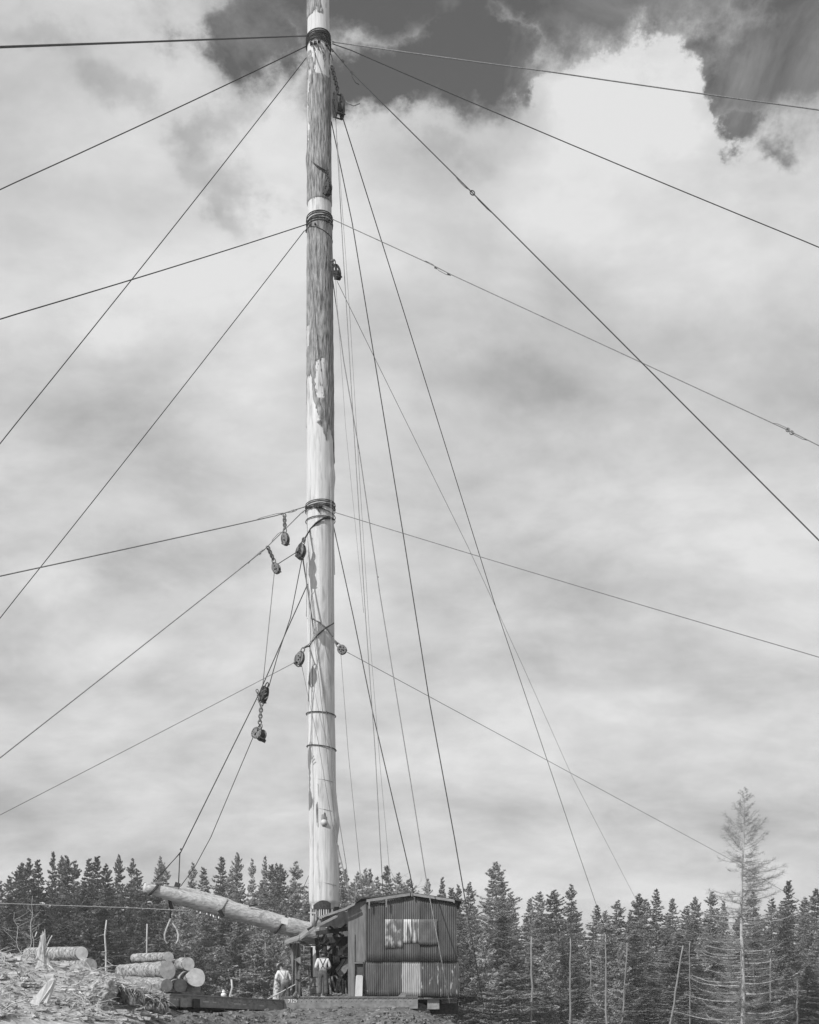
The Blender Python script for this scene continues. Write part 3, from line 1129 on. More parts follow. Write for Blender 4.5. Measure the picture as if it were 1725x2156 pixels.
def bits(o, name, pxs, Y, size, m='wireg', ax=None):
    """clamps and thimbles sitting on a cable"""
    for (x, y, ang) in pxs:
        c = P(x, y, Y)
        d = Vector((math.cos(R(ang)), 0, -math.sin(R(ang))))
        s = pxw(size, Y)
        u = Vector((d.z, 0, -d.x))
        mb = MB()
        mb.bar(c - d * s, c + d * s, s * .7, s * .7)
        mb.tube([c - d * s * .5 + u * s * .8, c - d * s * .5 - u * s * .8], s * .18, 5)
        mb.tube([c + d * s * .5 + u * s * .8, c + d * s * .5 - u * s * .8], s * .18, 5)
        mb.build(name, MT[m], o)


def splice(o, a, b, Y, off, m='wireg', w=1.3):
    """the turned-back end of the wire running beside it"""
    p, q = P(a[0], a[1], Y), P(b[0], b[1], Y)
    d = (q - p).normalized()
    u = Vector((d.z, 0, -d.x)) * pxw(off, Y)
    MB().tube([p, p.lerp(q, .25) + u, p.lerp(q, .75) + u, q], pxw(w, Y) / 2, 5).build('turned_back_end', MT[m], o)


cable('guy_line', 'thickest topmost guy, running almost level over the camera side from the spar top', [(650, 75.5, SY - .5), (340, 87, 34), (33, 98, 25)], 2.6, 'wire', GUY, ext=32)
cable('guy_line', 'thin guy dropping gently from just under the top wraps on the side of the boom', [(646, 97, SY), (33, 384, 45)], 2.0, 'wire', GUY, .12, ext=75)
bits(cable('guy_line', 'steep guy from below the top wraps down towards the stump side', [(648, 118, SY), (33, 893, 40)], 1.9, 'wire', GUY, .1, ext=40), 'clamp', [(641, 127, 128)], SY, 1.6)
cable('guy_line', 'guy from the loose upper wraps sloping gently over the boom side', [(650, 471, SY - .3), (33, 662, 36)], 2.0, 'wire', GUY, .08, ext=52)
g = cable('guy_line', 'steep guy from a shackle under the loose upper wraps', [(641, 486, SY), (33, 1260, 43)], 1.8, 'wire', GUY, .1, ext=40)
bits(g, 'shackle', [(645, 487, 60)], SY, 3.2, 'irond')
MB().tube([P(645, 485, SY), P(648, 472, SY - .2), on_spar(650, 463)], .018, 5).build('strap', MT['wire'], g)
g = cable('guy_line', 'gently sloping guy from the middle wraps that carries the first hanging block', [(646, 1066, SY - .2), (580, 1086, 46.5), (33, 1206, 36)], 2.2, 'wireg', GUY, .03, ext=60)
splice(g, (536, 1096), (598, 1080), 46.8, -2.4)
splice(g, (606, 1079), (628, 1071), 47.6, 2.6)
bits(g, 'clamp', [(594, 1082, -14), (617, 1075, -16)], 47.0, 3.0)
g = cable('guy_line', 'steeper guy from the middle wraps that carries the lower hanging block', [(646, 1072, SY - .3), (636, 1079, SY - .4), (556, 1158, 45.6), (33, 1570, 36)], 2.0, 'wireg', GUY, .02, ext=40)
splice(g, (523, 1187), (558, 1156), 45.5, -2.4)
splice(g, (572, 1142), (592, 1120), 46.2, -2.2)
bits(g, 'clamp', [(552, 1160, -45), (562, 1151, -45), (548, 1166, -42), (638, 1078, -45)], 45.6, 2.6)
g = cable('guy_line', 'flattest guy opposite the boom, leaving the spar top towards the far corner of sky', [(700, 88, SY), (1150, 150, 47), (1692, 227, 46)], 2.3, 'wireg', GUY, .05, ext=80)
cable('guy_line', 'second flattest guy opposite the boom, from the top wraps out across the bright cloud', [(700, 92, SY), (740, 106, SY), (1692, 507, 45)], 1.9, 'wire', GUY, .1, ext=70)
g = cable('guy_line', 'dark steep guy opposite the boom with a clamp near the top and a shackle midway', [(698, 102, SY - .2), (740, 152, 47.5), (995, 406, 44), (1692, 1105, 36)], 2.3, 'wire', GUY, .0, ext=40)
bits(g, 'clamp', [(722, 128, 50), (741, 153, 50), (700, 106, 60)], 47.5, 3.2, 'irond')
splice(g, (741, 153), (756, 178), 47.5, 4, 'wire', 1.6)
splice(g, (960, 372), (985, 398), 44.2, 1.6, 'wire')
splice(g, (1000, 411), (1036, 448), 44, 1.6, 'wire')
sh = MB().torus(P(995, 406, 44), (.7, 0, -.7), (.7, 0, .7), pxw(5.5, 44), pxw(4.2, 44), pxw(1.1, 44), 14)
sh.build('shackle', MT['irond'], g)
g = cable('guy_line', 'guy opposite the boom from the loose upper wraps, with wire clamps along it', [(697, 460, SY - .2), (905, 555, 47), (950, 578, 46.8), (1664, 908, 42), (1692, 922, 41.8)], 1.7, 'wireg', GUY, .0, ext=50)
splice(g, (890, 549), (918, 563), 47, -2.6)
splice(g, (918, 563), (950, 580), 46.8, 3.0)
splice(g, (1628, 891), (1662, 906), 42, -2.6)
splice(g, (1664, 908), (1700, 927), 42, 2.8)
bits(g, 'clamp', [(918, 564, 25), (945, 577, 25)], 46.9, 3.0, 'irond')
MB().torus(P(1659, 905, 42), (1, 0, 0), (0, 0, 1), pxw(4, 42), pxw(4, 42), pxw(1.2, 42), 12).build('shackle', MT['wireg'], g)
MB().torus(P(1667, 911, 42), (1, 0, 0), (0, 0, 1), pxw(4, 42), pxw(4, 42), pxw(1.2, 42), 12).build('shackle', MT['wireg'], g)
g = cable('guy_line', 'pale guy opposite the boom from the middle wraps, sloping gently to the edge', [(703, 1078, SY - .2), (1692, 1374, 43)], 1.6, 'wireg', GUY, .06, ext=60)
bits(g, 'clamp', [(703, 1079, 20)], SY - .3, 3.2)
cable('block_line', 'thin pale line from the low pear block down past the boom', [(630, 1390, 47.2), (33, 1699, 38)], 1.3, 'wireg', 'lines led through the low blocks', .03, ext=50)
cable('block_line', 'thin pale line from the round low block sloping down to the bare larch', [(731, 1373, 47.6), (1530, 1805, 78), (1720, 1918, 86)], 1.3, 'wireg', 'lines led through the low blocks', .0, ext=30)
g = cable('haulback_line', 'bright line strung level in front of the dark wood to the choker on the boom', [(-300, 1893, 37), (33, 1903, 41), (270, 1911, 44), (470, 1921, 45.9)], 1.7, 'wirew', None, .02)
bits(g, 'clamp', [(268, 1910.6, 3)], 44, 2.6, 'wirew')
cable('haulback_line', 'thin pale line continuing level from the shed across the firs on the far side', [(967, 1957, 48), (1230, 1973, 60), (1720, 1984, 80)], .9, 'wireg')

cable('running_line', 'dark line from the big top block slanting far out to the bare trunks', [(722, 248, SY - .4), (850, 655, 56), (1045, 1281, 74), (1207, 1763, 95), (1327, 2112, 116)], 2.2, 'wire', RUN)
cable('running_line', 'dark line from behind the upper bark down beyond the shed corner', [(698, 256, SY), (742, 470, 48.0), (850, 1130, 47), (905, 1480, 45.8), (957, 1763, 44.6), (1018, 2118, 43.0)], 2.1, 'wire', RUN)
cable('running_line', 'lighter line from the narrow block beside the bark, crossing the long slanting line', [(710, 592, 47.8), (780, 735, 52), (985, 1150, 66), (1100, 1400, 78), (1205, 1635, 90), (1339, 1893, 104)], 1.3, 'wireg', RUN)
g = cable('running_line', 'dark line from the upper spar that passes down across the shed front', [(701, 590, SY), (724, 760, 48.0), (757, 952, 47.7), (800, 1250, 47.2), (864, 1640, 45), (896, 1842, 43.8), (947, 2112, 42.6)], 2.0, 'wireg', RUN)
bits(g, 'frayed_splice', [(799, 1243, 80), (757, 954, 80), (797, 1215, 80)], 47.2, 1.3, 'wire')
cable('running_line', 'dark line from below the middle wraps ending at the shed ridge', [(702, 1105, SY), (745, 1302, 47.6), (785, 1500, 46.8), (864, 1842, 45), (871, 1880, 44.9)], 2.0, 'wire', RUN)
cable('running_line', 'fuzzy grey line hanging straight from the top block to the shed roof', [(707, 250, SY - .2), (722, 520, 48), (745, 900, 47.6), (770, 1300, 47), (790, 1579, 46.4), (807, 1886, 45.8)], 1.5, 'wireg', RUN)
cable('running_line', 'faint thin grey line just outside the fuzzy one, down to the shed roof', [(711, 300, SY - .2), (736, 650, 48), (757, 1000, 47.6), (778, 1330, 47), (800, 1606, 46.4), (825, 1884, 45.8)], .8, 'wireg', RUN)
cable('running_line', 'faintest grey line close to the spar from the narrow block down to the fuzzy line', [(707, 590, SY), (728, 900, 47.9), (746, 1080, 47.6), (766, 1290, 47.2)], .7, 'wireg', RUN)
cable('running_line', 'thin grey line from the round low block down to the shed roof', [(718, 1378, 47.6), (733, 1579, 47.2), (764, 1892, 46.4)], 1.1, 'wireg', RUN)
cable('running_line', 'inner of two wires crossing the peeled spar front from the loading block', [(637, 1175, 47.35), (655, 1290, 47.2), (672, 1430, 47.1), (690, 1600, 47.1), (709, 1770, 47.0), (741, 1902, 46.6)], 1.3, 'wireg', RUN)
cable('running_line', 'outer of two wires crossing the peeled spar front from the loading block', [(638, 1172, 47.35), (656, 1290, 47.15), (683, 1470, 47.05), (697, 1570, 47.0), (713, 1720, 47.0), (729, 1820, 46.8), (737, 1898, 46.6)], 1.6, 'wireg', RUN)
cable('running_line', 'thin wire from the low pear block slanting across the lower spar front', [(634, 1394, 47.25), (652, 1480, 47.2), (670, 1560, 47.1), (692, 1690, 47.0), (703, 1750, 47.0), (731, 1868, 46.8), (740, 1900, 46.6)], 1.0, 'wireg', RUN)
cable('running_line', 'upright pale wire lying along the shaded edge of the spar through the middle wraps', [(697, 1000, 47.55), (697.5, 1100, 47.5), (698, 1300, 47.5)], .7, 'wirew', RUN)

# lines that hold up the boom
LIFT = 'lines that lift the boom'
cable('boom_line', 'line falling from the lower hanging block to the dark purchase block', [(578.5, 1199, 45.8), (566, 1320, 45.9), (552, 1458, 46)], 1.6, 'wireg', LIFT)
cable('boom_line', 'short line between the lower hanging block and the loading block at the spar', [(583, 1189, 45.8), (632, 1158, 47.25)], 1.7, 'wire', LIFT)
cable('boom_line', 'line from the loading block down to the far cheek of the dark purchase block', [(637, 1172, 47.35), (612, 1300, 47), (585, 1380, 46.4), (566, 1447, 46.1)], 1.8, 'wire', LIFT)
g = cable('boom_line', 'long dark topping line from behind the spar down to the bridle over the boom', [(648, 1230, 47.6), (603, 1330, 46.9), (545, 1462, 46.2), (380, 1796, 45.7)], 2.0, 'wire', LIFT)
bits(g, 'thimble', [(379, 1797, 110), (381, 1788, 115)], 45.7, 2.4, 'irond')
cable('boom_line', 'line from the round hanging block down to the boom saddle', [(534, 1550, 46), (444, 1763, 45.8), (410, 1826, 45.8), (377, 1871, 45.6)], 1.6, 'wire', LIFT)
cable('boom_line', 'bridle leg stretched from the topping line to the boom tip', [(379, 1797, 45.7), (322, 1858, 45.0)], 1.8, 'wire', LIFT)
cable('boom_line', 'second bridle wire lying along the one to the boom tip', [(381, 1793, 45.7), (327, 1857, 44.9)], 1.2, 'wire', LIFT)
cable('boom_line', 'thick upright bridle leg from the topping line to the saddle on the boom', [(379, 1797, 45.7), (376, 1868, 45.5)], 2.2, 'wire', LIFT)
cable('boom_line', 'taut stay from the thick end of the boom up behind the spar', [(612, 1932, 46.2), (650, 1844, 48.6)], 1.3, 'wire', LIFT)


# ------------------------------------------------------------------ blocks (pulleys), shackles and chain
def chain(o, a, b, n, r, ra, rb, m='iron'):
    a, b = Vector(a), Vector(b)
    d = (b - a)
    dn = d.normalized()
    u = dn.cross(Vector((0, 1, 0))).normalized()
    v = Vector((0, 1, 0))
    for i in range(n):
        c = a + d * ((i + .5) / n)
        w = (u * .9 + v * .35) if i % 2 == 0 else (v * .9 - u * .45)
        MB().torus(c, dn, w, ra, rb, r, 10, 5).build('chain_link', MT[m], o)


def block(label, px, py, Y, length, width, ang, yaw, holes, m='iron', shape='pear', thick=.16):
    """pulley block: two cheek plates with lightening holes, a grooved sheave, pins and a shackle eye.
    ang = tilt in the picture of the long axis from straight down, yaw = turn about that axis (0 = cheek towards the camera)"""
    c = P(px, py, Y)
    L, W = pxw(length, Y), pxw(width, Y)
    dn = Vector((math.sin(R(ang)), 0, -math.cos(R(ang))))          # long axis, downwards
    sd0 = Vector((math.cos(R(ang)), 0, math.sin(R(ang))))
    rot = Matrix.Rotation(R(yaw), 3, dn)
    U = rot @ sd0
    V = rot @ Vector((0, -1, 0))
    o = thing('pulley_block', label, 'pulley block', c, 'iron pulley blocks in the rigging')
    prof = []
    n = 22
    for i in range(n):
        a = 2 * math.pi * i / n
        x, y = math.sin(a), math.cos(a)
        if shape == 'pear':
            k = 1 - .34 * max(0, -y) ** 1.3 if y < 0 else 1.0
            prof.append((x * W / 2 * k, y * L / 2))
        else:
            prof.append((x * W / 2, y * W / 2))
    for sgn in (-1, 1):
        cu = bpy.data.curves.new('cheek_plate', 'CURVE')
        cu.dimensions = '2D'
        cu.fill_mode = 'BOTH'
        cu.extrude = .014
        cu.bevel_depth = .006

        def spl(pts):
            s = cu.splines.new('POLY')
            s.points.add(len(pts) - 1)
            for q, p in zip(s.points, pts):
                q.co = (p[0], p[1], 0, 1)
            s.use_cyclic_u = True
        spl(prof)
        for (hx, hy, hr) in holes:
            spl([(hx * W + hr * W * math.sin(2 * math.pi * i / 10), hy * L + hr * W * 1.25 * math.cos(2 * math.pi * i / 10)) for i in range(10)])
        t = bpy.data.objects.new('cheek_plate', cu)
        C.objects.link(t)
        dg = bpy.context.evaluated_depsgraph_get()
        me = bpy.data.meshes.new_from_object(t.evaluated_get(dg))
        bpy.data.objects.remove(t)
        me.transform(Matrix((U, dn, V)).transposed().to_4x4())
        me.transform(Matrix.Translation(V * sgn * thick / 2))
        me.materials.clear()
        me.materials.append(MT[m])
        ob = bpy.data.objects.new('cheek_plate', me)
        C.objects.link(ob)
        ob.parent = o
    rs = (W if shape == 'round' else min(W, L * .62)) * .44
    sc = c + dn * (L * .12 if shape == 'pear' else 0)
    mb = MB()
    k = 20
    prof2 = [(-.5, 1), (-.25, .86), (.25, .86), (.5, 1), (.5, .1), (-.5, .1)]
    vs, fs = [], []
    for i in range(k):
        a = 2 * math.pi * i / k
        e = U * math.cos(a) + dn * math.sin(a)
        for (h, r_) in prof2:
            vs.append(sc + V * h * thick * .72 + e * rs * r_)
    q = len(prof2)
    for i in range(k):
        for j in range(q):
            fs.append((i * q + j, i * q + (j + 1) % q, ((i + 1) % k) * q + (j + 1) % q, ((i + 1) % k) * q + j))
    mb.add(vs, fs)
    mb.build('sheave', MT['irond'], o)
    for (u_, w_) in ((0, L * .12 if shape == 'pear' else 0), (0, -L * .43), (W * .30, L * .40), (-W * .30, L * .40)) if shape == 'pear' else ((0, 0), (0, -W * .42), (W * .34, W * .3), (-W * .34, W * .3)):
        p = c + U * u_ + dn * w_
        MB().tube([p - V * (thick / 2 + .05), p + V * (thick / 2 + .05)], .028, 7).build('pin', MT[m], o)
    top = c - dn * (L / 2 if shape == 'pear' else W / 2)
    MB().torus(top - dn * .06, dn, U, .11, .075, .022, 12, 6).build('shackle', MT[m], o)
    return o, top - dn * .14


H3 = [(0, -.12, .10), (-.12, .14, .10), (.14, .2, .10)]
o, t = block('large dark narrow block hung by chain at the shaded side of the spar top', 713, 222, SY - .3, 54, 26, 4, 62, [(0, -.15, .09), (0, .1, .09)], 'irond', thick=.3)
chain(o, P(699, 140, SY - .2), t, 9, .032, .09, .065, 'irond')
MB().tube([P(722, 206, SY - .3), P(733, 218, SY - .3), P(745, 223, SY - .3), P(758, 218, SY - .3)], .02, 5).build('loose_rope_end', MT['wireg'], o)
o, t = block('dark block hanging by chain against the barked front of the upper spar', 690, 396, 47.5, 30, 18, -4, 40, [(0, 0, .12)], 'irond')
chain(o, on_spar(688, 360, .1), t, 4, .026, .07, .05, 'irond')
MB().tube([on_spar(651, 337, .06), on_spar(664, 346, .07), on_spar(677, 354, .08), on_spar(687, 360, .1), on_spar(697, 355, .05)], .026, 6).build('sling', MT['wire'], o)
MB().tube([on_spar(653, 337, .09), on_spar(668, 350, .1), on_spar(686, 361, .12)], .018, 6).build('sling', MT['wire'], o)
o, t = block('dark narrow block hugging the barked spar edge, sky showing through it', 709, 572, 47.8, 34, 16, 14, 55, [(0, -.16, .2)], 'irond')
chain(o, P(699, 548, 47.9), t, 2, .022, .07, .05)
o, t = block('block hanging straight down by chain from the gentle guy, highest loading block', 601, 1134, 46.6, 28, 15.5, 3, 28, H3)
chain(o, P(599, 1083, 46.6), t, 6, .025, .085, .062)
o, t = block('block on a slanting chain under the steeper guy near the middle wraps', 581.5, 1195.5, 45.8, 24, 16, 18, 24, H3)
chain(o, P(564, 1152, 45.6), t, 6, .025, .085, .062)
o, t = block('large block slung from the spar itself beside the middle wraps', 634, 1161, 47.3, 33, 18.5, -14, 26, [(.02, -.1, .10), (-.15, .16, .10), (.12, .22, .11), (-.2, .3, .06)], thick=.2)
chain(o, P(640, 1136, 47.3), t, 2, .026, .085, .062)
MB().tube([P(640, 1137, 47.3), on_spar(652, 1117, .05), on_spar(664, 1103, .06), on_spar(680, 1093, .06), on_spar(694, 1091, .06), on_spar(703, 1094, .05)], .03, 6).build('sling', MT['wire'], o)
MB().tube([P(641, 1138, 47.3), on_spar(653, 1114, .08), on_spar(666, 1100, .1), on_spar(682, 1090, .09), on_spar(696, 1088, .08)], .022, 6).build('sling', MT['wire'], o)
o, t = block('pear block on a curved wire sling low on the boom side of the spar', 631, 1387, 47.2, 33, 19, -20, 18, [(-.1, -.12, .1), (.14, -.06, .1), (.08, .12, .1), (0, .36, .16)])
MB().tube([t, on_spar(652, 1360, .06), on_spar(668, 1338, .07), on_spar(686, 1322, .07), on_spar(703, 1312, .05)], .028, 6).build('sling', MT['wire'], o)
MB().tube([t + Vector((-.05, 0, 0)), P(640, 1363, 47.3), on_spar(650, 1357, .08), on_spar(664, 1341, .1)], .018, 6).build('sling', MT['wireg'], o)
o, t = block('small round block with a ring of holes low on the shaded spar side', 720.5, 1368, 47.6, 19, 19, 40, 10, [(.26 * math.sin(a), .26 * math.cos(a), .085) for a in (0.3, 1.56, 2.8, 4.07, 5.33)], shape='round')
chain(o, P(706, 1351, 47.6), t, 3, .02, .065, .05)
MB().tube([P(706, 1351, 47.6), on_spar(701, 1340, .05), on_spar(690, 1324, .06), on_spar(676, 1312, .06), on_spar(660, 1303, .06), on_spar(647.5, 1302, .05)], .024, 6).build('sling', MT['wireg'], o)
o, t = block('dark purchase block where the boom lines meet, above the round hanging block', 556, 1463, 46.1, 36, 15, -17, 36, [(0, -.1, .09)], 'irond', thick=.2)
for i in range(3):
    p = P(553 + i * 3, 1455 + 8 * i, 45.85)
    MB().tube([p + Vector((-.04, 0, -.03)), p + Vector((.12, -.05, .06))], .02, 5).build('rib', MT['iron'], o)
chain(o, P(541, 1452, 46), P(548, 1480, 46), 5, .02, .065, .05)
chain(o, P(551, 1479, 46), P(547, 1524, 46), 7, .028, .085, .065)
o, t = block('big round riveted block hanging under the dark purchase block', 545.5, 1545.5, 46, 25, 25, -12, 30,
             [(.14, -.2, .1), (-.06, .16, .1)], 'iron', 'round', .34)
for i in range(14):
    a = 2 * math.pi * i / 14
    c = P(545.5, 1545.5, 46)
    dn = Vector((math.sin(R(-12)), 0, -math.cos(R(-12))))
    rot = Matrix.Rotation(R(30), 3, dn)
    U, V = rot @ Vector((math.cos(R(-12)), 0, math.sin(R(-12)))), rot @ Vector((0, -1, 0))
    q = c + (U * math.sin(a) + dn * math.cos(a)) * pxw(10.6, 46) + V * .19
    MB().tube([q, q + V * .02], .016, 6).build('rivet', MT['hole'], o)
for dx in (-4, 0, 3.5):
    MB().tube([P(548, 1525, 46), P(545 + dx * 1.6, 1537, 45.9)], .016, 5).build('hanger', MT['wire'], o)
MB().bar(P(548, 1556, 46.1), P(559, 1561, 46.1), .14, .12).build('becket', MT['irond'], o)

# ------------------------------------------------------------------ the boom log and its tongs
bo = thing('boom_log', 'great pale log hung slanting from the spar as a loading boom over the log piles', 'boom log', P(650, 1965, 46.5))


def logmesh(pts, rads, wob=.07, seed=0, n=18, m=12):
    out, rr = [], []
    for a, b, ra, rb in zip(pts, pts[1:], rads, rads[1:]):
        for i in range(m):
            out.append(a.lerp(b, i / m))
            rr.append(ra + (rb - ra) * i / m)
    out.append(pts[-1])
    rr.append(rads[-1])
    return MB().tube(out, rr, n, True, True, wob, seed)


bp = [P(306, 1868.5, 44.6), P(400, 1893, 45.2), P(470, 1911, 45.6), P(620, 1954, 46.4), P(668, 1967, 46.7)]
logmesh(bp, [pxw(a, 45.5) for a in (10, 15.5, 18, 20.5, 21)], .05, 3).build('main_log', MT['boom'], bo)
bq = [P(345, 1865, 45.3), P(400, 1877, 45.7), P(480, 1901, 46.1), P(512, 1913, 46.3)]
logmesh(bq, [pxw(a, 45.7) for a in (3, 7.5, 9.5, 5)], .08, 4).build('side_log', MT['boom'], bo)
bh = [P(322, 1880, 45.0), P(365, 1899, 45.3), P(440, 1921, 45.6), P(505, 1940, 46.1)]
logmesh(bh, [pxw(a, 45.5) for a in (1.2, 3.4, 4.5, 2)], .1, 9).build('side_log', MT['boom'], bo)
MB().tube([P(304.2, 1868.2, 44.58), P(306.2, 1868.7, 44.6)], pxw(9.6, 44.6), 16).build('cut_end', MT['cut'], bo)


def strap(c0, c1, r, name, m, w=.03, parent=None, tail=None):
    """loop of wire round the boom; c0..c1 gives the axis direction"""
    d = (c1 - c0).normalized()
    u = d.cross(Vector((0, 0, 1))).normalized()
    v = u.cross(d)
    return MB().tube([c0 + (u * math.cos(a) + v * math.sin(a)) * r + d * .12 * math.sin(a) for a in [2 * math.pi * i / 22 for i in range(22)]], w, 6, closed=True).build(name, MT[m], parent)


ax0 = (bp[1] - bp[0]).normalized()
strap(P(323, 1873, 44.7), P(400, 1893, 45.2), pxw(13, 44.7), 'choker', 'wire', .035, bo)
strap(P(325, 1873.5, 44.7), P(400, 1893, 45.2), pxw(13.4, 44.7), 'choker', 'wire', .03, bo)
strap(P(468, 1910.5, 45.6), P(620, 1954, 46.4), pxw(19, 45.6), 'choker', 'wireg', .03, bo)
strap(P(591, 1945.5, 46.25), P(620, 1954, 46.4), pxw(21.5, 46.2), 'choker', 'irond', .045, bo)
MB().bar(P(462, 1916, 44.8), P(470, 1930, 44.9), .12, .12).build('choker_bell', MT['irond'], bo)
MB().bar(P(347, 1866, 44.9), P(376, 1871.5, 45.0), .09, .10).build('saddle', MT['boardl'], bo)
MB().bar(P(369, 1863, 45.1), P(378, 1866, 45.1), .2, .22).build('saddle_iron', MT['irond'], bo)
MB().bar(P(318, 1858.5, 44.8), P(343, 1853 + 5, 44.9), .05, .06).build('cleat', MT['boardl'], bo)
MB().hexa([P(594, 1930, 45.55), P(607, 1933, 45.55), P(607, 1933, 45.5), P(594, 1930, 45.5), P(592, 1944, 45.5), P(606, 1947, 45.5), P(606, 1947, 45.45), P(592, 1944, 45.45)]).build('patch_plate', MT['pale'], bo)
MB().bar(P(525, 1908, 45.6), P(542, 1905, 45.7), .05, .06).build('cleat', MT['irond'], bo)
for i, (x, y) in enumerate(((377, 1886), (386, 1888), (398, 1892), (405, 1896), (411, 1899), (420, 1902), (428, 1906), (391, 1896), (404, 1902), (416, 1908))):
    MB().ball(P(x - 5, y - 6, 44.95 + .004 * (x - 377)), .035, 6, 4).build('spike_mark', MT['hole'], bo)
for i in range(9):
    x = 388 + i * 9 + rnd.uniform(-3, 3)
    y = 1911 + (x - 388) * .29
    MB().bar(P(x, y - 2, 45.3), P(x + rnd.uniform(-2, 2), y + rnd.uniform(.5, 3), 45.2), .03, .02).build('splinter', MT['cutw'], bo)

tg = thing('log_tongs', 'open pair of pale loading tongs dangling under the boom log', 'tongs', P(361, 1988, 45.2))
MB().tube([P(356, 1899, 45.2), P(359, 1914, 45.2), P(358.5, 1938, 45.2)], .03, 6).build('hanging_strap', MT['irond'], tg)
MB().bar(P(357, 1895, 45.2), P(363, 1914, 45.2), .10, .10).build('shackle_link', MT['irond'], tg)
MB().bar(P(356, 1936, 45.2), P(361.5, 1938, 45.2), .10, .12).build('pivot', MT['iron'], tg)
for sgn in (-1, 1):
    ctr = 361.5
    pts = [(359.5, 1934), (359.5 + sgn * 3.5, 1943), (ctr + sgn * 10.5, 1955), (ctr + sgn * 14.6, 1968), (ctr + sgn * 14, 1979), (ctr + sgn * 10, 1986.5), (ctr + sgn * 6.5, 1985)]
    MB().tube([P(x, y, 45.2 + .03 * sgn) for x, y in pts], [.025, .034, .038, .038, .034, .026, .01], 7).build('tong_arm', MT['larch'], tg)
# ------------------------------------------------------------------ flat cars on the track
FY = 44.0
DECK = P(700, 2098.6, FY).z
fc = thing('flat_car', 'riveted steel flat car numbered 7129 that carries the corrugated shed', 'rail car', (P(740, 2098, FY).x, FY + 1.4, 1.05))
x0, x1 = P(598, 0, FY).x, P(880, 0, FY).x
MB().box((x0, FY - .08, DECK - .44), (x1, FY, DECK - .002)).build('side_sill', MT['steel'], fc)
MB().box((x0, FY - .12, DECK - .03), (x1, FY - .082, DECK + .006)).build('sill_flange', MT['steel'], fc)
MB().box((x0, FY + 2.75, DECK - .44), (x1, FY + 2.83, DECK - .002)).build('side_sill', MT['steel'], fc)
rv = MB().ball((0, 0, 0), (.022, .018, .022), 8, 5).build('rivet', MT['steel'], origin=(0, 0, 0))
rme = rv.data
bpy.data.objects.remove(rv)
fo = gorigin(fc)
n = 26
for i in range(n):
    for k in range(2):
        if abs(x0 + .1 + (x1 - x0 - .2) * (i + .5 * k) / n - P(617, 0, FY).x) < .24:
            continue
        ob = bpy.data.objects.new('rivet', rme)
        C.objects.link(ob)
        ob.parent = fc
        xx = x0 + .1 + (x1 - x0 - .2) * (i + .5 * k) / n
        ob.location = Vector((xx, FY - .085, DECK - (.10 if k else .17) - (.06 if k else .0) * 0)) - fo + Vector((0, 0, -.0 if k == 0 else .03))
npl = 16
for i in range(npl):
    a = x0 + (x1 - x0) * i / npl
    b = x0 + (x1 - x0) * (i + 1) / npl - .02
    MB().box((a, FY + .004, DECK - .07), (b, FY + 2.74, DECK - .004 + .006 * (i % 3))).build('deck_plank', MT['board'], fc)


def lettering(text, loc, size, parent, m):
    cu = bpy.data.curves.new('lettering', 'FONT')
    cu.body = text
    cu.size = size
    cu.extrude = .003
    cu.bevel_depth = .004
    cu.align_x = 'CENTER'
    ob = bpy.data.objects.new('lettering', cu)
    C.objects.link(ob)
    ob.parent = parent
    ob.location = Vector(loc) - gorigin(parent)
    ob.rotation_euler = (R(90), 0, 0)
    dg = bpy.context.evaluated_depsgraph_get()
    me = bpy.data.meshes.new_from_object(ob.evaluated_get(dg))
    me.materials.clear()
    me.materials.append(m)
    rot, loc_ = ob.rotation_euler.copy(), ob.location.copy()
    bpy.data.objects.remove(ob)
    ob = bpy.data.objects.new('lettering', me)
    C.objects.link(ob)
    ob.parent = parent
    ob.location, ob.rotation_euler = loc_, rot
    return ob


lettering('7129', (P(617, 2111.5, FY).x, FY - .086, P(617, 2111.0, FY).z), .175, fc, MT['white'])


def truck(car, x, y, z=1.08, rot=0):
    """wheel truck under a car"""
    m = Matrix.Translation((x, y, 0)) @ Matrix.Rotation(rot, 4, 'Z')
    for sy in (-.75, .75):
        mb = MB()
        pts = [(-1.05, z + .42), (-.75, z + .62), (-.3, z + .62), (.3, z + .62), (.75, z + .62), (1.05, z + .42), (.6, z + .34), (.25, z + .2), (-.25, z + .2), (-.6, z + .34)]
        mb.prism([m @ Vector((a, sy - .06 - .2 * (sy < 0) + .2 * (sy > 0), b)) for a, b in pts], m.to_3x3() @ Vector((0, .12, 0)))
        mb.build('truck_frame', MT['irond'], car)
        for sx in (-.82, .82):
            MB().tube([m @ Vector((sx, sy - .07, z + .42)), m @ Vector((sx, sy + .07, z + .42))], .42, 20).build('wheel', MT['iron'], car)


truck(fc, P(672, 0, 45.4).x, 45.4)
truck(fc, P(838, 0, 45.4).x, 45.4)

A, B = P(357, 2092, 38.0), P(601, 2105.5, 44.05)
dx = (B - A).normalized()
nb = Vector((-dx.y, dx.x, 0)).normalized()
lc = thing('log_car', 'empty flat log car on the curve below the boom, its deck littered with chips', 'rail car', ((A + B) / 2 + nb * 1.3).xy.to_3d() + Vector((0, 0, 1.05)))


def slabbox(a, b, n0, n1, z0, z1):
    """box along the car: a..b top edge, n0..n1 offsets across, z0..z1 relative to the edge"""
    c = [a + nb * n0 + Vector((0, 0, z0)), b + nb * n0 + Vector((0, 0, z0)), b + nb * n1 + Vector((0, 0, z0)), a + nb * n1 + Vector((0, 0, z0)),
         a + nb * n0 + Vector((0, 0, z1)), b + nb * n0 + Vector((0, 0, z1)), b + nb * n1 + Vector((0, 0, z1)), a + nb * n1 + Vector((0, 0, z1))]
    return MB().hexa(c)


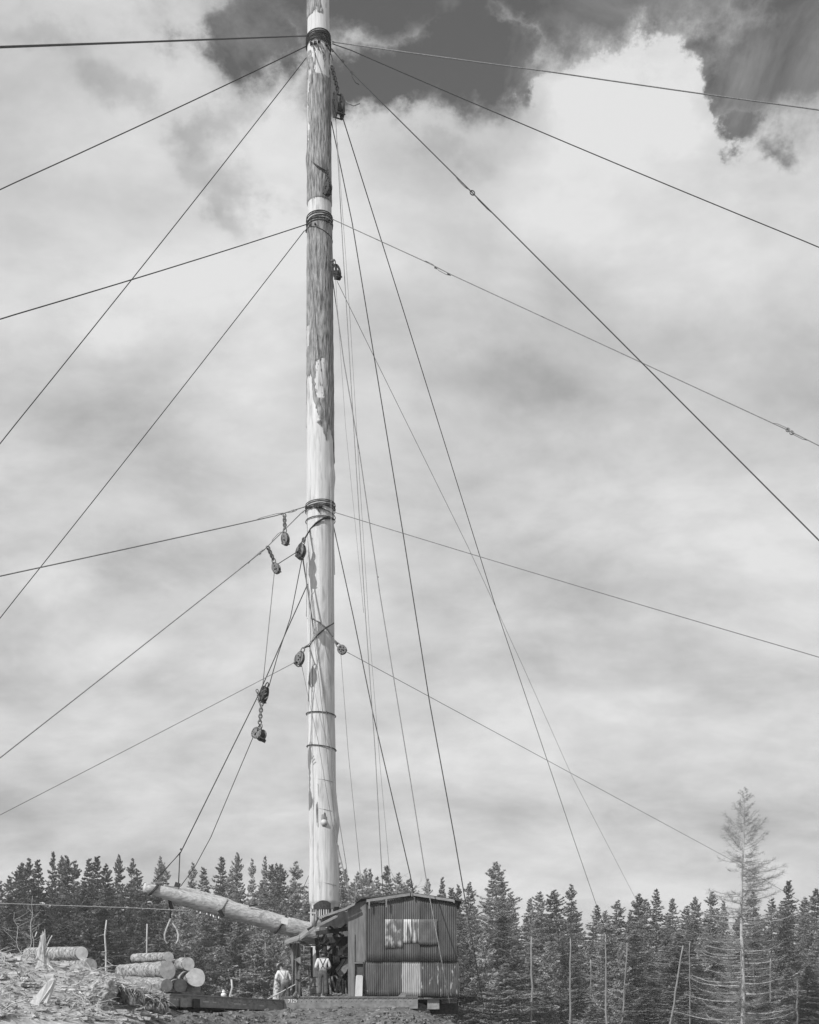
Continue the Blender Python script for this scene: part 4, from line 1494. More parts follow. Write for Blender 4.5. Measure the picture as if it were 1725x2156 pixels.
slabbox(A, B, 0, .10, -.40, 0).build('side_sill', MT['steel'], lc)
slabbox(A, B, -.04, 0, -.03, .004).build('sill_flange', MT['steel'], lc)
slabbox(A, B, 2.5, 2.6, -.40, 0).build('side_sill', MT['steel'], lc)
for i in range(18):
    a, b = A.lerp(B, i / 18), A.lerp(B, (i + .94) / 18)
    slabbox(a, b, .104, 2.496, -.09, -.02 + .01 * (i % 2)).build('deck_plank', MT['board'], lc)
for i in range(22):
    for k in range(2):
        ob = bpy.data.objects.new('rivet', rme)
        C.objects.link(ob)
        ob.parent = lc
        ob.location = A.lerp(B, .03 + .95 * (i + .5 * k) / 22) - nb * .006 + Vector((0, 0, -.11 - .07 * k)) - gorigin(lc)
for t, w in ((.03, .05), (.26, .05), (.34, .03), (.52, .06), (.60, .03), (.75, .04)):
    slabbox(A.lerp(B, t), A.lerp(B, t + w), -.003, .0, -.20 - t * .1, -.155 - t * .1).build('paint_patch', MT['paint'], lc)
for t in (.07, .17):
    slabbox(A.lerp(B, t), A.lerp(B, t + .05), -.09, -.041, -.42, -.13).build('stake_pocket', MT['irond' if t > .1 else 'steel'], lc)
l2 = lettering('7129', A.lerp(B, .485) - nb * .005 + Vector((0, 0, -.275)), .15, lc, MT['tinpale'])
l2.rotation_euler = (R(90), 0, math.atan2(dx.y, dx.x))
truck(lc, (A.lerp(B, .22) + nb * 1.3).x, (A.lerp(B, .22) + nb * 1.3).y, 1.05, math.atan2(dx.y, dx.x))
truck(lc, (A.lerp(B, .8) + nb * 1.3).x, (A.lerp(B, .8) + nb * 1.3).y, 1.05, math.atan2(dx.y, dx.x))
tk = thing('railway_track', 'pair of rails on sleepers running under the two flat cars', 'railway track', (0, 45.4, .95))
for sy in (-.75, .75):
    q = [P(600, 0, 44.05).x, 30]
    pts = [A.xy.to_3d() + nb * (1.3 + sy) - dx.xy.to_3d() * 6 + Vector((0, 0, 1.0)), (A.lerp(B, .93) + nb * (1.3 + sy)).xy.to_3d() + Vector((0, 0, 1.0)), Vector((-1.5, 45.4 + sy, 1.0)), Vector((25, 45.4 + sy, 1.0))]
    mb = MB()
    for a, b in zip(pts, pts[1:]):
        mb.bar(a, b, .07, .13)
    mb.build('rail', MT['irond'], tk)

# ------------------------------------------------------------------ the corrugated shed
HYF = 44.15
sh = thing('corrugated_shed', 'tall shed of patched corrugated sheets with low gable and lean-to on the flat car', 'shed', (P(850, 2098, HYF).x, HYF + 1.5, DECK))


def corr(xa, xb, top, bot, Y, m, pitch=.078, amp=.014, name='corrugated_sheet', skew=0.0):
    """one sheet of corrugated iron between two columns; top = function of column"""
    X0, X1 = P(xa, 0, Y).x, P(xb, 0, Y).x
    nseg = max(6, int((X1 - X0) / pitch * 8))
    vs, fs = [], []
    nr = 7
    for i in range(nseg + 1):
        X = X0 + (X1 - X0) * i / nseg
        px = CX + X / Y * F
        zt, zb_ = P(0, top(px), Y).z, P(0, bot(px) if callable(bot) else bot, Y).z
        for r_ in range(nr + 1):
            t = r_ / nr
            y = Y + amp * math.sin(2 * math.pi * X / pitch) + .03 * noise.noise(Vector((X * 1.7, t * 2.1, xa))) + .012 * noise.noise(Vector((X * 5.7, t * 7.1, xa)))
            vs.append((X + skew * t, y, zt + (zb_ - zt) * t + (.006 * noise.noise(Vector((X * 9, xa, 0))) if r_ == nr else 0)))
    for i in range(nseg):
        for r_ in range(nr):
            a = i * (nr + 1) + r_
            fs.append((a, a + 1, a + nr + 2, a + nr + 1))
    mb = MB().add(vs, fs, True)
    ob = mb.build(name, m, sh)
    so = ob.modifiers.new('thickness', 'SOLIDIFY')
    so.thickness = .003
    so.offset = 1
    return ob


def gable(px):
    return 1883 + (866 - px) * .145 if px < 866 else 1883 + (px - 866) * .150


up = [(772, 809.5), (810, 849.5), (850, 884.5), (885, 920), (920.5, 962)]
for i, (a, b) in enumerate(up):
    corr(a, b, gable, 2024.5, HYF + .004 * (i % 2), MT['tin'])
lowm = ['tinlow', 'tinlow', 'tinpale', 'tinspot', 'tinspot']
for i, (a, b) in enumerate([(766, 806), (805.5, 845.5), (845, 886), (885.5, 926), (925.5, 967)]):
    corr(a, b, lambda px: 2022.0, lambda px: 2096.5 + (px - 766) * .012, HYF + .05 + .004 * (i % 2), MT[lowm[i]], skew=.02)
for a, b, t, bt, m, dy, am in ((811, 848, 1935.5, 1996, 'tinpeel', -.03, .012), (850, 882, 1935.5, 1985.8, 'tinstreak', -.034, .014), (882.5, 921, 1935.5, 1990, 'tinflat', -.04, .006)):
    ob = corr(a, b, lambda px, t=t: t, bt, HYF + dy, MT[m], amp=am, name='patch_sheet')
    ob['label'] = {'tinpeel': 'patch of peeling white paint', 'tinstreak': 'patch with white vertical streaks', 'tinflat': 'dull flattened patch'}[m]
# body behind the sheets
Yb = HYF + 3.0
xl, xr = P(770, 0, HYF).x, P(961, 0, HYF).x
zt = P(0, 1897, HYF).z
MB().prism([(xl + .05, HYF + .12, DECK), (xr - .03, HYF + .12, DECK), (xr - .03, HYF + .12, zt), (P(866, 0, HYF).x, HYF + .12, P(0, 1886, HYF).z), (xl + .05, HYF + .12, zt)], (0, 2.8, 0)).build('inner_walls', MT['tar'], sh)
rt = HYF - .20


def roofslab(pts, y0, y1, th, name, m):
    mb = MB()
    for (a, b) in zip(pts, pts[1:]):
        pa, pb = P(a[0], a[1], y0), P(b[0], b[1], y0)
        mb.prism([pa, pb, pb - Vector((0, 0, th)), pa - Vector((0, 0, th))], (0, y1 - y0, 0))
    return mb.build(name, m, sh)


roofslab([(746, 1900.5), (760, 1889.8), (866, 1878.5)], rt + .1, Yb + .3, .05, 'roof', MT['roof'])
roofslab([(866, 1878.6), (973, 1895.2)], rt + .1, Yb + .3, .045, 'roof', MT['roof'])
roofslab([(772, 1893.5), (864, 1880.0)], rt + .04, rt + .09, .10, 'barge_board', MT['boardl'])
roofslab([(868, 1880.2), (956, 1893.9)], rt + .04, rt + .09, .09, 'barge_board', MT['boardl'])
for x, y0, y1 in ((776, 1898, 1913), (812, 1893, 1910), (866, 1880, 1887), (955, 1895, 1901)):
    w = 3.2 if x < 866 else 2.6
    MB().box((P(x, 0, rt).x, rt - .0, P(0, y1, rt).z), (P(x + w, 0, rt).x, rt + .038, P(0, y0, rt).z)).build('bracket', MT['boardl'], sh)
MB().box((P(770, 0, rt).x, rt + .1, P(0, 1901, HYF).z), (P(810, 0, rt).x, HYF - .03, P(0, 1898.5, HYF).z)).build('soffit_sheet', MT['tin'], sh)
# boarded end between shed and lean-to
Yp = HYF + .06


def board(xa, xb, ta, tb, bot, Y, m, name='wall_board', th=.04):
    a, b = P(xa, ta, Y), P(xb, tb, Y)
    c, d = P(xb, bot, Y), P(xa, bot, Y)
    return MB().prism([a, b, c, d], (0, th, 0)).build(name, m, sh)


board(733, 747.6, 1911, 1903, 2097.5, Yp, MT['board'])
board(748, 770.8, 1902, 1896, 2024.5, Yp + .004, MT['board'])
board(734, 747, 1966, 1966, 2097.3, Yp - .045, MT['board'])
board(747.8, 765, 2029, 2026, 2097.3, Yp + .05, MT['tin'])
board(746, 768, 2026.5, 2021, 2029, Yp - .06, MT['board'], 'ledge_board', .08)
MB().box((P(770.4, 0, HYF).x, HYF - .02, P(0, 2023, HYF).z), (P(772.4, 0, HYF).x, HYF + .05, P(0, 1896, HYF).z)).build('corner_gap_strip', MT['roof'], sh)
MB().box((P(764.4, 0, HYF).x, HYF - .02, P(0, 2097, HYF).z), (P(766.4, 0, HYF).x, HYF + .05, P(0, 2025, HYF).z)).build('corner_gap_strip', MT['roof'], sh)
# lean-to roof: stepped boards
roofslab([(747.5, 1901), (727, 1911.8), (670, 1931)], rt - .05, rt + .0, .075, 'fascia_board', MT['boardl'])
for k in range(4):
    y0 = rt + .02 + k * .55
    roofslab([(749, 1899.8), (727, 1911.2), (669, 1930.4)], y0, y0 + .53, .03, 'roof_board', MT['boardl'])
mb = MB()
a, b = P(669.5, 1931, rt - .03), P(663.5, 1952, rt - .03)
mb.bar(a, b, .05, .16, (0, 1, 0))
mb.build('end_board', MT['tar'], sh)
roofslab([(711, 1926.5), (664, 1951), (627, 1979.5)], rt - .10, rt - .04, .075, 'fascia_board', MT['boardl'])
roofslab([(629, 1975.5), (598.5, 1986.5)], rt - .14, rt - .08, .06, 'fascia_board', MT['boardl'])
for k in range(4):
    ya, yb2 = rt - .09 + k * .42, rt - .09 + k * .42 + .40
    lift = 2.2 * k
    mb = MB()
    for p, q in (((708, 1927), (664, 1950)), ((664, 1950), (627, 1978.6))):
        v = [P(p[0], p[1] - lift, ya), P(q[0], q[1] - lift, ya), P(q[0], q[1] - lift - 2.2, yb2), P(p[0], p[1] - lift - 2.2, yb2)]
        mb.hexa([w - Vector((0, 0, .03)) for w in v] + v)
    mb.build('roof_board', MT['boardl'], sh)
for k in range(3):
    ya, yb2 = rt - .12 + k * .3, rt - .12 + k * .3 + .28
    v = [P(630, 1974.5 - 2 * k, ya), P(599, 1985.4 - 2.4 * k, ya), P(599 + 3, 1983 - 2.4 * k, yb2), P(631, 1972.5 - 2 * k, yb2)]
    MB().hexa([w - Vector((0, 0, .03)) for w in v] + v).build('roof_board', MT['boardl'], sh)
for (p, q, Y, w) in (((647, 1957), (660, 1951), rt + .2, .07), ((649, 1960), (661, 1955), rt + .25, .05)):
    MB().bar(P(*p, Y), P(*q, Y), w, w).build('loose_batten', MT['tar'], sh)
MB().tube([P(661, 1951, rt + .3), P(658.6, 1928, rt + .3)], .07, 12).build('stove_pipe', MT['tinpale'], sh)
MB().bar(P(650, 1921.5, rt + .3), P(666, 1922.5, rt + .3), .05, .05).build('pipe_cross', MT['pale'], sh)
# posts and braces of the lean-to
for (p, q, Y, w) in (((656.5, 1994), (656.5, 2097), 44.9, .085), ((649.5, 2034), (655.5, 2096), 44.5, .05), ((666, 1975), (672, 2040), 45.9, .12), ((684, 1965), (684, 2097), 46.6, .12),
                     ((633, 1984), (735, 1990), 46.2, .10), ((640, 1990), (672, 1991), 44.6, .04), ((640, 1986), (672, 1985), 44.6, .02), ((665, 1965), (735, 1955), 46.0, .15),
                     ((668, 2004), (693, 1978), 45.6, .08), ((690, 2004), (724, 1968), 45.4, .09), ((694, 1950), (722, 1972), 46.3, .08), ((700, 1972), (730, 1946), 46.4, .07), ((704, 1955), (704, 2097), 46.7, .1)):
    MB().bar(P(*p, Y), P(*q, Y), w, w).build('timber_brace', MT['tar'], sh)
for i, (a, b, t, bo_) in enumerate(((664, 676, 1975, 2000), (677, 689, 1972, 2097), (699, 712, 1975, 2097), (713, 722, 1976, 2097), (723, 734, 1930, 2097))):
    board(a, b, t, t - 3, bo_, 46.95 + .01 * (i % 2), MT['board'], 'back_board', .03)
board(664, 735, 1943, 1918, 1952, 46.9, MT['roof'], 'back_board', .03)
board(676, 735, 1974, 1971, 1990, 46.5, MT['tar'], 'cross_beam', .1)

# things leaning on or hanging from the shed
mb = MB()
prof = [(1986, 610, 630), (1998, 611, 632), (2010, 612, 633.5), (2021, 613, 634), (2028, 613.5, 632), (2040, 614.5, 631), (2055, 615.5, 632), (2075, 615.5, 634.5), (2098, 615, 637)]
vs, fs = [], []
for j, (py, a, b) in enumerate(prof):
    for i in range(13):
        x = a + (b - a) * i / 12
        y = 44.3 + .10 * noise.noise(Vector((x * .13, py * .012, 2))) + .06 * math.sin(x * .8 + py * .01) + (.10 if 2020 < py < 2030 and i > 6 else 0)
        vs.append(P(x, py + (4 if (py == 2021 and i > 6) else 0), y))
for j in range(len(prof) - 1):
    for i in range(12):
        a = j * 13 + i
        fs.append((a, a + 13, a + 14, a + 1))
tp = mb.add(vs, fs, True).build('tarpaulin', MT['canvas'], origin=P(625, 2098, 44.3))
tp.modifiers.new('thickness', 'SOLIDIFY').thickness = .012
tag(tp, 'grey tarpaulin hanging in folds from the low end of the lean-to roof', 'tarpaulin')
mb = MB()
fl = [P(620, 2021, 44.12), P(634, 2022, 44.0), P(631, 2012, 44.15)]
MB().prism([P(619, 2020, 44.2), P(633.5, 2030, 44.1), P(633, 2014, 44.15)], (0, .03, 0)).build('torn_flap', MT['canvas'], tp)
MB().prism([P(620, 2060, 44.2), P(630.5, 2040, 44.1), P(631, 2062, 44.15)], (0, .03, 0)).build('torn_flap', MT['canvas'], tp)

o = MB().prism([P(747.5, 2097.6, 43.95), P(763, 2097.4, 43.95), P(764.3, 2056, 44.08), P(762.5, 2053, 44.08), P(751.5, 2053, 44.08), P(749.6, 2056, 44.08)], (0, .05, 0)).build('plank', MT['pale'])
tag(o, 'pale upright slab of planed wood leaning on the shed beside its corner', 'plank')
o = MB().prism([P(838, 2098, 43.9), P(854, 2098, 43.9), P(855.5, 2094, 43.9), P(850.5, 2086.5, 43.9), P(845, 2091, 43.9)], (0, .06, 0)).build('wood_wedge', MT['boardl'])
tag(o, 'grey wooden wedge lying against the foot of the shed below its pale sheet', 'wedge')
o = MB().bar(P(618, 2098, 43.85), P(624, 2088, 43.9), .14, .05).bar(P(623, 2087.5, 43.95), P(631, 2098, 43.9), .12, .05).build('trestle', MT['boardl'])
tag(o, 'small grey wooden trestle standing at the foot of the tarpaulin', 'trestle')
o = MB().box((P(900, 0, 44.6).x, 44.4, P(0, 2125, 44.6).z), (P(925, 0, 44.6).x, 44.8, P(0, 2103.2, 44.6).z)).build('timber_block', MT['boardl'])
for i in range(2):
    pass
tag(o, 'squared timber block wedged under the overhanging corner of the shed', 'timber block')
rk = thing('underframe', 'dark rods and beams under the overhanging end of the shed', 'underframe', P(920, 2125, 45))
MB().box((P(880.5, 0, 44.4).x, 44.9, 1.5), (P(966, 0, 44.4).x, 46.9, DECK - .09)).build('cross_beam', MT['irond'], rk)
for k, y in enumerate((2104.5, 2108, 2111.5)):
    MB().tube([P(930, y, 44.5), P(962, y - .5, 44.5)], .025, 6).build('iron_rod', MT['iron'], rk)
MB().bar(P(966, 2100.5, 45), P(1012, 2101.5, 45), .12, .10).build('draw_bar', MT['irond'], rk)
MB().bar(P(968, 2113, 44.9), P(1004, 2103.5, 45.4), .10, .12).build('draw_bar', MT['tar'], rk)

o = thing('banded_box', 'tall grey banded box standing at the elbow of the man in dark braces', 'box', P(662, 2097.5, 44.7))
for k, (a, b) in enumerate(((2097.5, 2092), (2091.6, 2077), (2076.6, 2057))):
    MB().prism([P(654.5 - .3 * k, a, 44.7), P(668.5 + .2 * k, a, 44.7), P(668.8 + .3 * k, b, 44.7), P(654 - .4 * k, b, 44.7)], (0, .32, 0)).build('box_tier', MT['boardl'], o)
    MB().box((P(653.6, 0, 44.7).x, 44.69, P(0, b + .8, 44.7).z), (P(669.2, 0, 44.7).x, 45.03, P(0, b - .4, 44.7).z)).build('band', MT['irond'], o)

# ------------------------------------------------------------------ yarding engine inside the lean-to
en = thing('yarding_engine', 'dark yarding engine with drums, gears and curved guard inside the lean-to', 'engine', (P(712, 2097, 45.8).x, 45.8, DECK))
arc_c = (736, 1998)
poly = []
for i in range(11):
    a = R(95 + 38 * i / 10)
    poly.append((733.5, 2038.5) if i == 0 else (arc_c[0] - 0 + 45.5 * math.cos(a) * .98, arc_c[1] + 47 * math.sin(a)))
outer = [(733, 2019), (721, 2019.5), (717.5, 2028), (713, 2035), (707, 2041), (709.5, 2047), (713, 2053.5), (716.5, 2058.5), (723, 2053), (728.5, 2047), (733, 2038)]
MB().prism([P(x, y, 45.0) for x, y in outer], (0, .22, 0)).build('brake_guard', MT['steel'], en)
MB().tube([P(x, y, 44.985) for x, y in outer], .014, 5).build('guard_rim', MT['iron'], en)
MB().tube([P(728, 2021, 44.985), P(722, 2031, 44.985), P(714, 2043, 44.985), P(711, 2047, 44.985)], .012, 5).build('guard_rib', MT['irond'], en)
MB().tube([P(703, 2020, 45.3), P(716, 2020, 45.3)], pxw(7.5, 45.3), 18).build('cable_drum', MT['iron'], en)
MB().tube([P(702, 2020, 45.3), P(703.5, 2020, 45.3)], pxw(10, 45.3), 18).build('drum_flange', MT['steel'], en)
MB().tube([P(702, 2045, 45.9), P(712, 2045, 45.9)], pxw(15, 45.9), 20).build('main_drum', MT['irond'], en)
MB().prism([P(x, y, 45.3) for x, y in ((711, 2012), (712, 2001), (720, 1996), (733, 1985), (733, 1992), (723, 2000), (721, 2011))], (0, .3, 0)).build('chute', MT['boardl'], en)
for k in range(3):
    MB().tube([P(726 + 2.6 * k, 2014, 45.1), P(726 + 2.6 * k, 2006.5, 45.1)], .022, 6).build('valve', MT['iron'], en)
MB().bar(P(716, 2015, 45.1), P(734, 2013.5, 45.1), .10, .04).build('bench', MT['iron'], en)
# open gear and its frame
gc = P(704.5, 2073, 45.1)
mb = MB()
mb.torus(gc, (0, 0, 1), (.45, .0, .0), .34, .16, .035, 20, 6)
mb.build('gear_wheel', MT['iron'], en)
for (p, q, w) in (((698.5, 2056), (709, 2092), .07), ((711, 2062), (707, 2093), .06), ((713, 2066), (718, 2092), .10), ((718, 2056), (713, 2068), .12), ((722, 2060), (722, 2097), .07), ((727, 2064), (729, 2097), .06), ((692, 2050), (697, 2097), .07)):
    MB().bar(P(*p, 45.05), P(*q, 45.05), w, w).build('engine_frame', MT['iron'], en)
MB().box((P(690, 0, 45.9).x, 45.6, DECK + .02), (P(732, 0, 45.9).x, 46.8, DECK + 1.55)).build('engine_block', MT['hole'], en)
MB().tube([P(694, 2050, 45.4), P(696, 2008, 45.3)], .06, 8).build('lever_post', MT['irond'], en)
MB().bar(P(690, 2096, 44.6), P(733, 2095.5, 44.6), .12, .10).build('skid_beam', MT['board'], en)
for i in range(4):
    a = R(i * 47)
    MB().ball(P(703 + 5 * i, 2094 - (i % 2), 44.4), (.07, .07, .05), 7, 5).build('loose_fitting', MT['iron'], en)

# ------------------------------------------------------------------ logs


def log(label, a, b, ra, rb, m='logbark', endm='cut', seed=0, group=None, wob=.13, cut_a=True, name='cut_log'):
    """a = far end, b = near end: (px, py, Y); radii in photo units"""
    A_, B_ = P(*a), P(*b)
    r0, r1 = pxw(ra, a[2]), pxw(rb, b[2])
    d = (B_ - A_).normalized()
    mb = logmesh([A_, A_.lerp(B_, .5), B_], [r0, (r0 + r1) / 2, r1], wob, seed, 24, 10)
    o = mb.build(name, MT[m])
    tag(o, label, 'log', group)
    mb = MB()
    u = d.cross(Vector((0, 0, 1))).normalized()
    v = u.cross(d)
    for (c, r, s) in ((B_, r1, 1),) + (((A_, r0, -1),) if cut_a else ()):
        mb = MB()
        n = 26
        sl = .22 * math.sin(seed * 5.3 + s)
        vs = [c + d * s * .03]
        for k in (.35, .7, .97):
            for i in range(n):
                t = 2 * math.pi * i / n
                e = u * math.cos(t) + v * math.sin(t)
                q = c + d * (e.dot(u) * r * k * sl * .0) + e * r * k * (1 + wob * (noise.noise((c + e * r) * 2.3 + Vector((seed * 7.1, 0, 0)))))
                vs.append(q + d * s * (.022 + .012 * noise.noise(q * 3.1)))
        fs = [(0, 1 + i, 1 + (i + 1) % n) if s > 0 else (0, 1 + (i + 1) % n, 1 + i) for i in range(n)]
        for j in range(2):
            for i in range(n):
                p, q = 1 + j * n + i, 1 + j * n + (i + 1) % n
                fs.append((p, p + n, q + n, q) if s > 0 else (p, q, q + n, p + n))
        mb.add(vs, fs)
        mb.build('cut_face', MT[endm], o)
    return o


PILE = 'logs of the pile below the boom tip'
log('smallest log lying across the top of the pile, its sawn end very white', (283, 2017.5, 47.0), (356, 2015, 45.2), 9.5, 10.8, 'logbark', 'cutw', 2, PILE, .12)
log('biggest log of the pile, pale with a flared butt, under the top one', (256, 2046, 47.2), (353, 2042, 44.2), 15.0, 19.5, 'logbark', 'cut', 3, PILE, .13)
log('log close behind the biggest log, only its rounded butt showing', (330, 2042, 47.6), (396, 2029, 44.9), 14, 14.5, 'logbark', 'cut', 4, PILE, .15)
log('thick log with bright round end at the pile edge nearest the car deck', (392, 2062, 48.5), (413, 2058, 44.6), 17, 19.5, 'logbark', 'cut', 5, PILE, .13)
log('low log under the biggest one, its end sawn at a slant', (205, 2064, 47.0), (350, 2075, 43.9), 12, 15, 'logbark', 'cutd', 6, PILE, .14)
log('shaded dark-ended log wedged between the low log and the bright round one', (362, 2072, 47.8), (380, 2076, 45.0), 13, 14.5, 'logbark', 'cutd', 7, PILE, .12)  # the shade on this sawn end is painted by a darker wood
log('dark log lying underneath the bright round end', (398, 2082, 48.4), (408, 2082, 45.6), 14, 15, 'logbark', 'cutd', 17, PILE, .12)
bk = thing('log_bunk', 'low timber bunk that carries the log pile', 'log bunk', P(335, 2110, 45.2))
for yb_ in (44.6, 46.6):
    MB().bar(P(300, 2094, yb_), P(432, 2095, yb_), .3, .22).build('cross_timber', MT['tar'], bk)
    for x in (318, 350, 420):
        q = P(x, 2098, yb_)
        MB().bar(q, (q.x, q.y, gz(q.x, q.y) - .05), .25, .25).build('post', MT['tar'], bk)
MB().prism([P(324, 2084, 44.2), P(336, 2084, 44.2), P(347, 2093, 44.2), P(324, 2093, 44.2)], (0, .15, 0)).build('chock', MT['board'], bk)
SL = 'logs lying on the slope behind the stump'
log('upper log behind the tall stump, with a clean round pale end', (62, 2009, 46.5), (172.5, 2007, 42.6), 14, 14.3, 'logbark', 'cutw', 8, SL, .09)
log('lower log half buried under the round ended one behind the stump', (110, 2032, 45), (190, 2033, 42.3), 13, 15.5, 'logbark', 'cutd', 9, SL, .12)
log('small log nearly sunk in debris at the slope edge before the pile', (180, 2056, 43.5), (243, 2061, 41.6), 10, 11.5, 'logbark', 'cutd', 10, SL, .1)

# rotten log with a clod of roots and bark
rc = ground_hit(216, 2108)
rY = rc.y - .1
o = thing('root_wad_log', 'rotten log with a crumbling earthy end and trailing shreds of bark beside the car', 'rotten log', Vector((rc.x, rc.y, gz(rc.x, rc.y))))
mb = MB()
vs, fs = [], []
c = P(216, 2088, rY)
nu, nv = 44, 30
for i in range(nv + 1):
    th = math.pi * i / nv
    for j in range(nu):
        a = 2 * math.pi * j / nu
        e = Vector((math.sin(th) * math.cos(a), math.sin(th) * math.sin(a), -math.cos(th)))
        r = 1 + .22 * noise.noise(e * 2.1) + .14 * noise.noise(e * 5.5) + .08 * noise.noise(e * 12)
        vs.append(c + Vector((e.x * .43 * r, e.y * .5 * r, e.z * .40 * r)))
for i in range(nv):
    for j in range(nu):
        fs.append((i * nu + j, i * nu + (j + 1) % nu, (i + 1) * nu + (j + 1) % nu, (i + 1) * nu + j))
mb.add(vs, fs)
mb.build('earthy_end', MT['soil'], o)
logmesh([P(226, 2085, rY + .5), P(275, 2096, rY + .5), P(350, 2126, rY + .3)], [pxw(18, rY), pxw(20, rY), pxw(13, rY)], .34, 12, 30, 20).build('rotten_trunk', MT['shred'], o)
g_ = random.Random(3)
for i in range(90):
    x = g_.uniform(236, 350)
    y = 2068 + (x - 240) * .33 + g_.uniform(-4, 8)
    p = P(x, y, rY + g_.uniform(-.1, .25))
    L = g_.uniform(.12, .5)
    d = Vector((g_.uniform(-.3, 1.2), g_.uniform(-.4, .1), g_.uniform(-1, .1))).normalized()
    MB().tube([p, p + d * L * .5 + Vector((.04, -.03, 0)), p + d * L], [g_.uniform(.01, .028), .014, .005], 5).build('bark_shred', MT['shred'] if i % 3 else MT['stump'], o)
for i in range(12):
    x, y = g_.uniform(186, 212), g_.uniform(2062, 2090)
    p = P(x, y, rY - .1)
    e = p + Vector((g_.gauss(0, .3), -.15, g_.uniform(-.1, .35)))
    MB().tube([p, p.lerp(e, .5) + Vector((.03, 0, .04)), e], [.03, .02, .008], 5).build('root', MT['soil'], o)

# ------------------------------------------------------------------ jagged stump, slabs, saplings and slash on the slope
sp = ground_hit(88, 2036)
so = thing('tall_stump', 'tall jagged rotten stump standing on the debris slope, bright on one side', 'stump', sp)
mb = MB()
vs, fs = [], []
Ys = sp.y
Hs = (2036 - 1947) / F * Ys
n, m_ = 30, 26
for j in range(m_ + 1):
    t = j / m_
    for i in range(n):
        a = 2 * math.pi * i / n
        hh = Hs * (0.80 + .30 * max(0, noise.noise(Vector((math.cos(a) * 1.3, math.sin(a) * 1.3, 4)))) + .10 * noise.noise(Vector((a * 3, 2, 1))) + .16 * math.exp(-((a - 1.9) / .5) ** 2))
        z = hh * t
        r = pxw(13.5, Ys) * (1 - .62 * t) + pxw(15, Ys) * math.exp(-t * 6)
        flute = 1 + .20 * math.cos(a * 5 + 1) * (1 - t) ** 2 + .20 * noise.noise(Vector((math.cos(a) * 2, math.sin(a) * 2, z * 1.1))) + .10 * noise.noise(Vector((math.cos(a) * 6, math.sin(a) * 6, z * 3)))
        vs.append(sp + Vector((math.cos(a) * r * flute + .05 * t, math.sin(a) * r * flute, z - .12)))
for j in range(m_):
    for i in range(n):
        fs.append((j * n + i, j * n + (i + 1) % n, (j + 1) * n + (i + 1) % n, (j + 1) * n + i))
fs.append(tuple(m_ * n + i for i in range(n)))
mb.add(vs, fs, False)
mb.build('trunk', MT['stump'], so)
for (p, q, w) in (((99, 1990), (110, 1970), 2.4), ((96, 2000), (103, 1984), 1.6), ((97, 2012), (103, 1996), 4.0), ((99, 1978), (104, 1970), .8), ((78, 1962), (74, 1972), 2.2), ((70, 2030), (50, 2044), 3), ((100, 2030), (118, 2046), 3.4)):
    MB().tube([P(p[0], p[1], Ys - .1), P(q[0], q[1], Ys - .25)], [pxw(w, Ys) / 2 * 1.2, pxw(w, Ys) / 2], 6).build('branch_stub', MT['slab'], so)


def slab(label, pts, Y, th, name='split_slab', m='slab'):
    o = MB().prism([P(x, y, Y + dy) for x, y, dy in pts], (.03, th, 0)).build(name, MT[m])
    return tag(o, label, 'wood slab', 'split slabs propped on the slope')


q = ground_hit(80, 2112)
Yq = q.y - .35
slab('broad split slab leaning over the others, its face streaked with pale grain', [(62, 2112, 0), (80, 2117, 0), (107, 2080, .2), (115, 2062, .3), (108, 2059, .3), (100, 2067, .2)], Yq, .07)
slab('narrow bright split slab standing beside the broad leaning one', [(92.5, 2111, .1), (98.5, 2112, .1), (114.5, 2066, .32), (112, 2064, .32)], Yq, .10)
slab('dark prop post hidden behind the two split slabs', [(86, 2112, .5), (93, 2112, .5), (97, 2082, .5), (91, 2084, .5)], Yq, .12, m='stump')
bare_bush(62, 1886, 2016, 41.5, .75, 'tall bare sapling rising beside the jagged stump', 'bare_sapling', 6, 21, 1.7, lean=7)
bare_bush(38, 1922, 2016, 42.5, .9, 'crooked bare sapling at the edge of the slope, farthest from the log pile', 'bare_sapling', 7, 22, 1.4, lean=-3)
bare_bush(78, 1950, 2012, 42.2, .5, 'short bare twiggy sapling right behind the jagged stump', 'bare_sapling', 6, 23, 1.2, lean=-14)


def limb(label, pts, w, cat='branch', name='dead_branch', m='slab', seed=0):
    """branch lying on the slope: (px, py) along it"""
    out = []
    for i, (x, y) in enumerate(pts):
        h_ = ground_hit(x, y)
        out.append(h_ + Vector((0, -.04, pxw(w, h_.y) * .5)))
    o = MB().tube(out, [pxw(w, 36) / 2 * (1 - .6 * i / (len(out) - 1)) for i in range(len(out))], 7, wob=.15, seed=seed).build(name, MT[m])
    return tag(o, label, cat, 'dead branches strewn over the slope')


limb('pale branch lying right of the split slabs, pointing down the slope', [(112, 2062), (121, 2073), (127, 2080)], 3.4, seed=1)
limb('short stick standing up from the top of the split slabs', [(111, 2062), (115, 2052), (119, 2044)], 2.6, seed=2)
limb('crooked root lying across the foot of the jagged stump', [(45, 2050), (58, 2046), (68, 2049), (76, 2053)], 2.0, seed=3)
limb('long thin crooked branch looping below the stump', [(63, 2054), (70, 2066), (82, 2068), (98, 2074)], 1.8, seed=4)
limb('thin pale branch trailing from the slabs towards the root clod', [(125, 2078), (140, 2086), (156, 2091), (180, 2094)], 1.6, seed=5)
limb('stout branch rising against the upper log', [(112, 2022), (120, 2010), (130, 1996)], 3.2, seed=6)
limb('broad splinter leaning on the root clod', [(168, 2090), (178, 2102), (190, 2113)], 5, seed=7)
limb('second splinter leaning on the root clod', [(178, 2084), (186, 2096), (192, 2106)], 3.4, seed=8)
limb('arched root near the bottom of the slope', [(140, 2112), (148, 2102), (160, 2104), (170, 2113)], 2.2, seed=9)
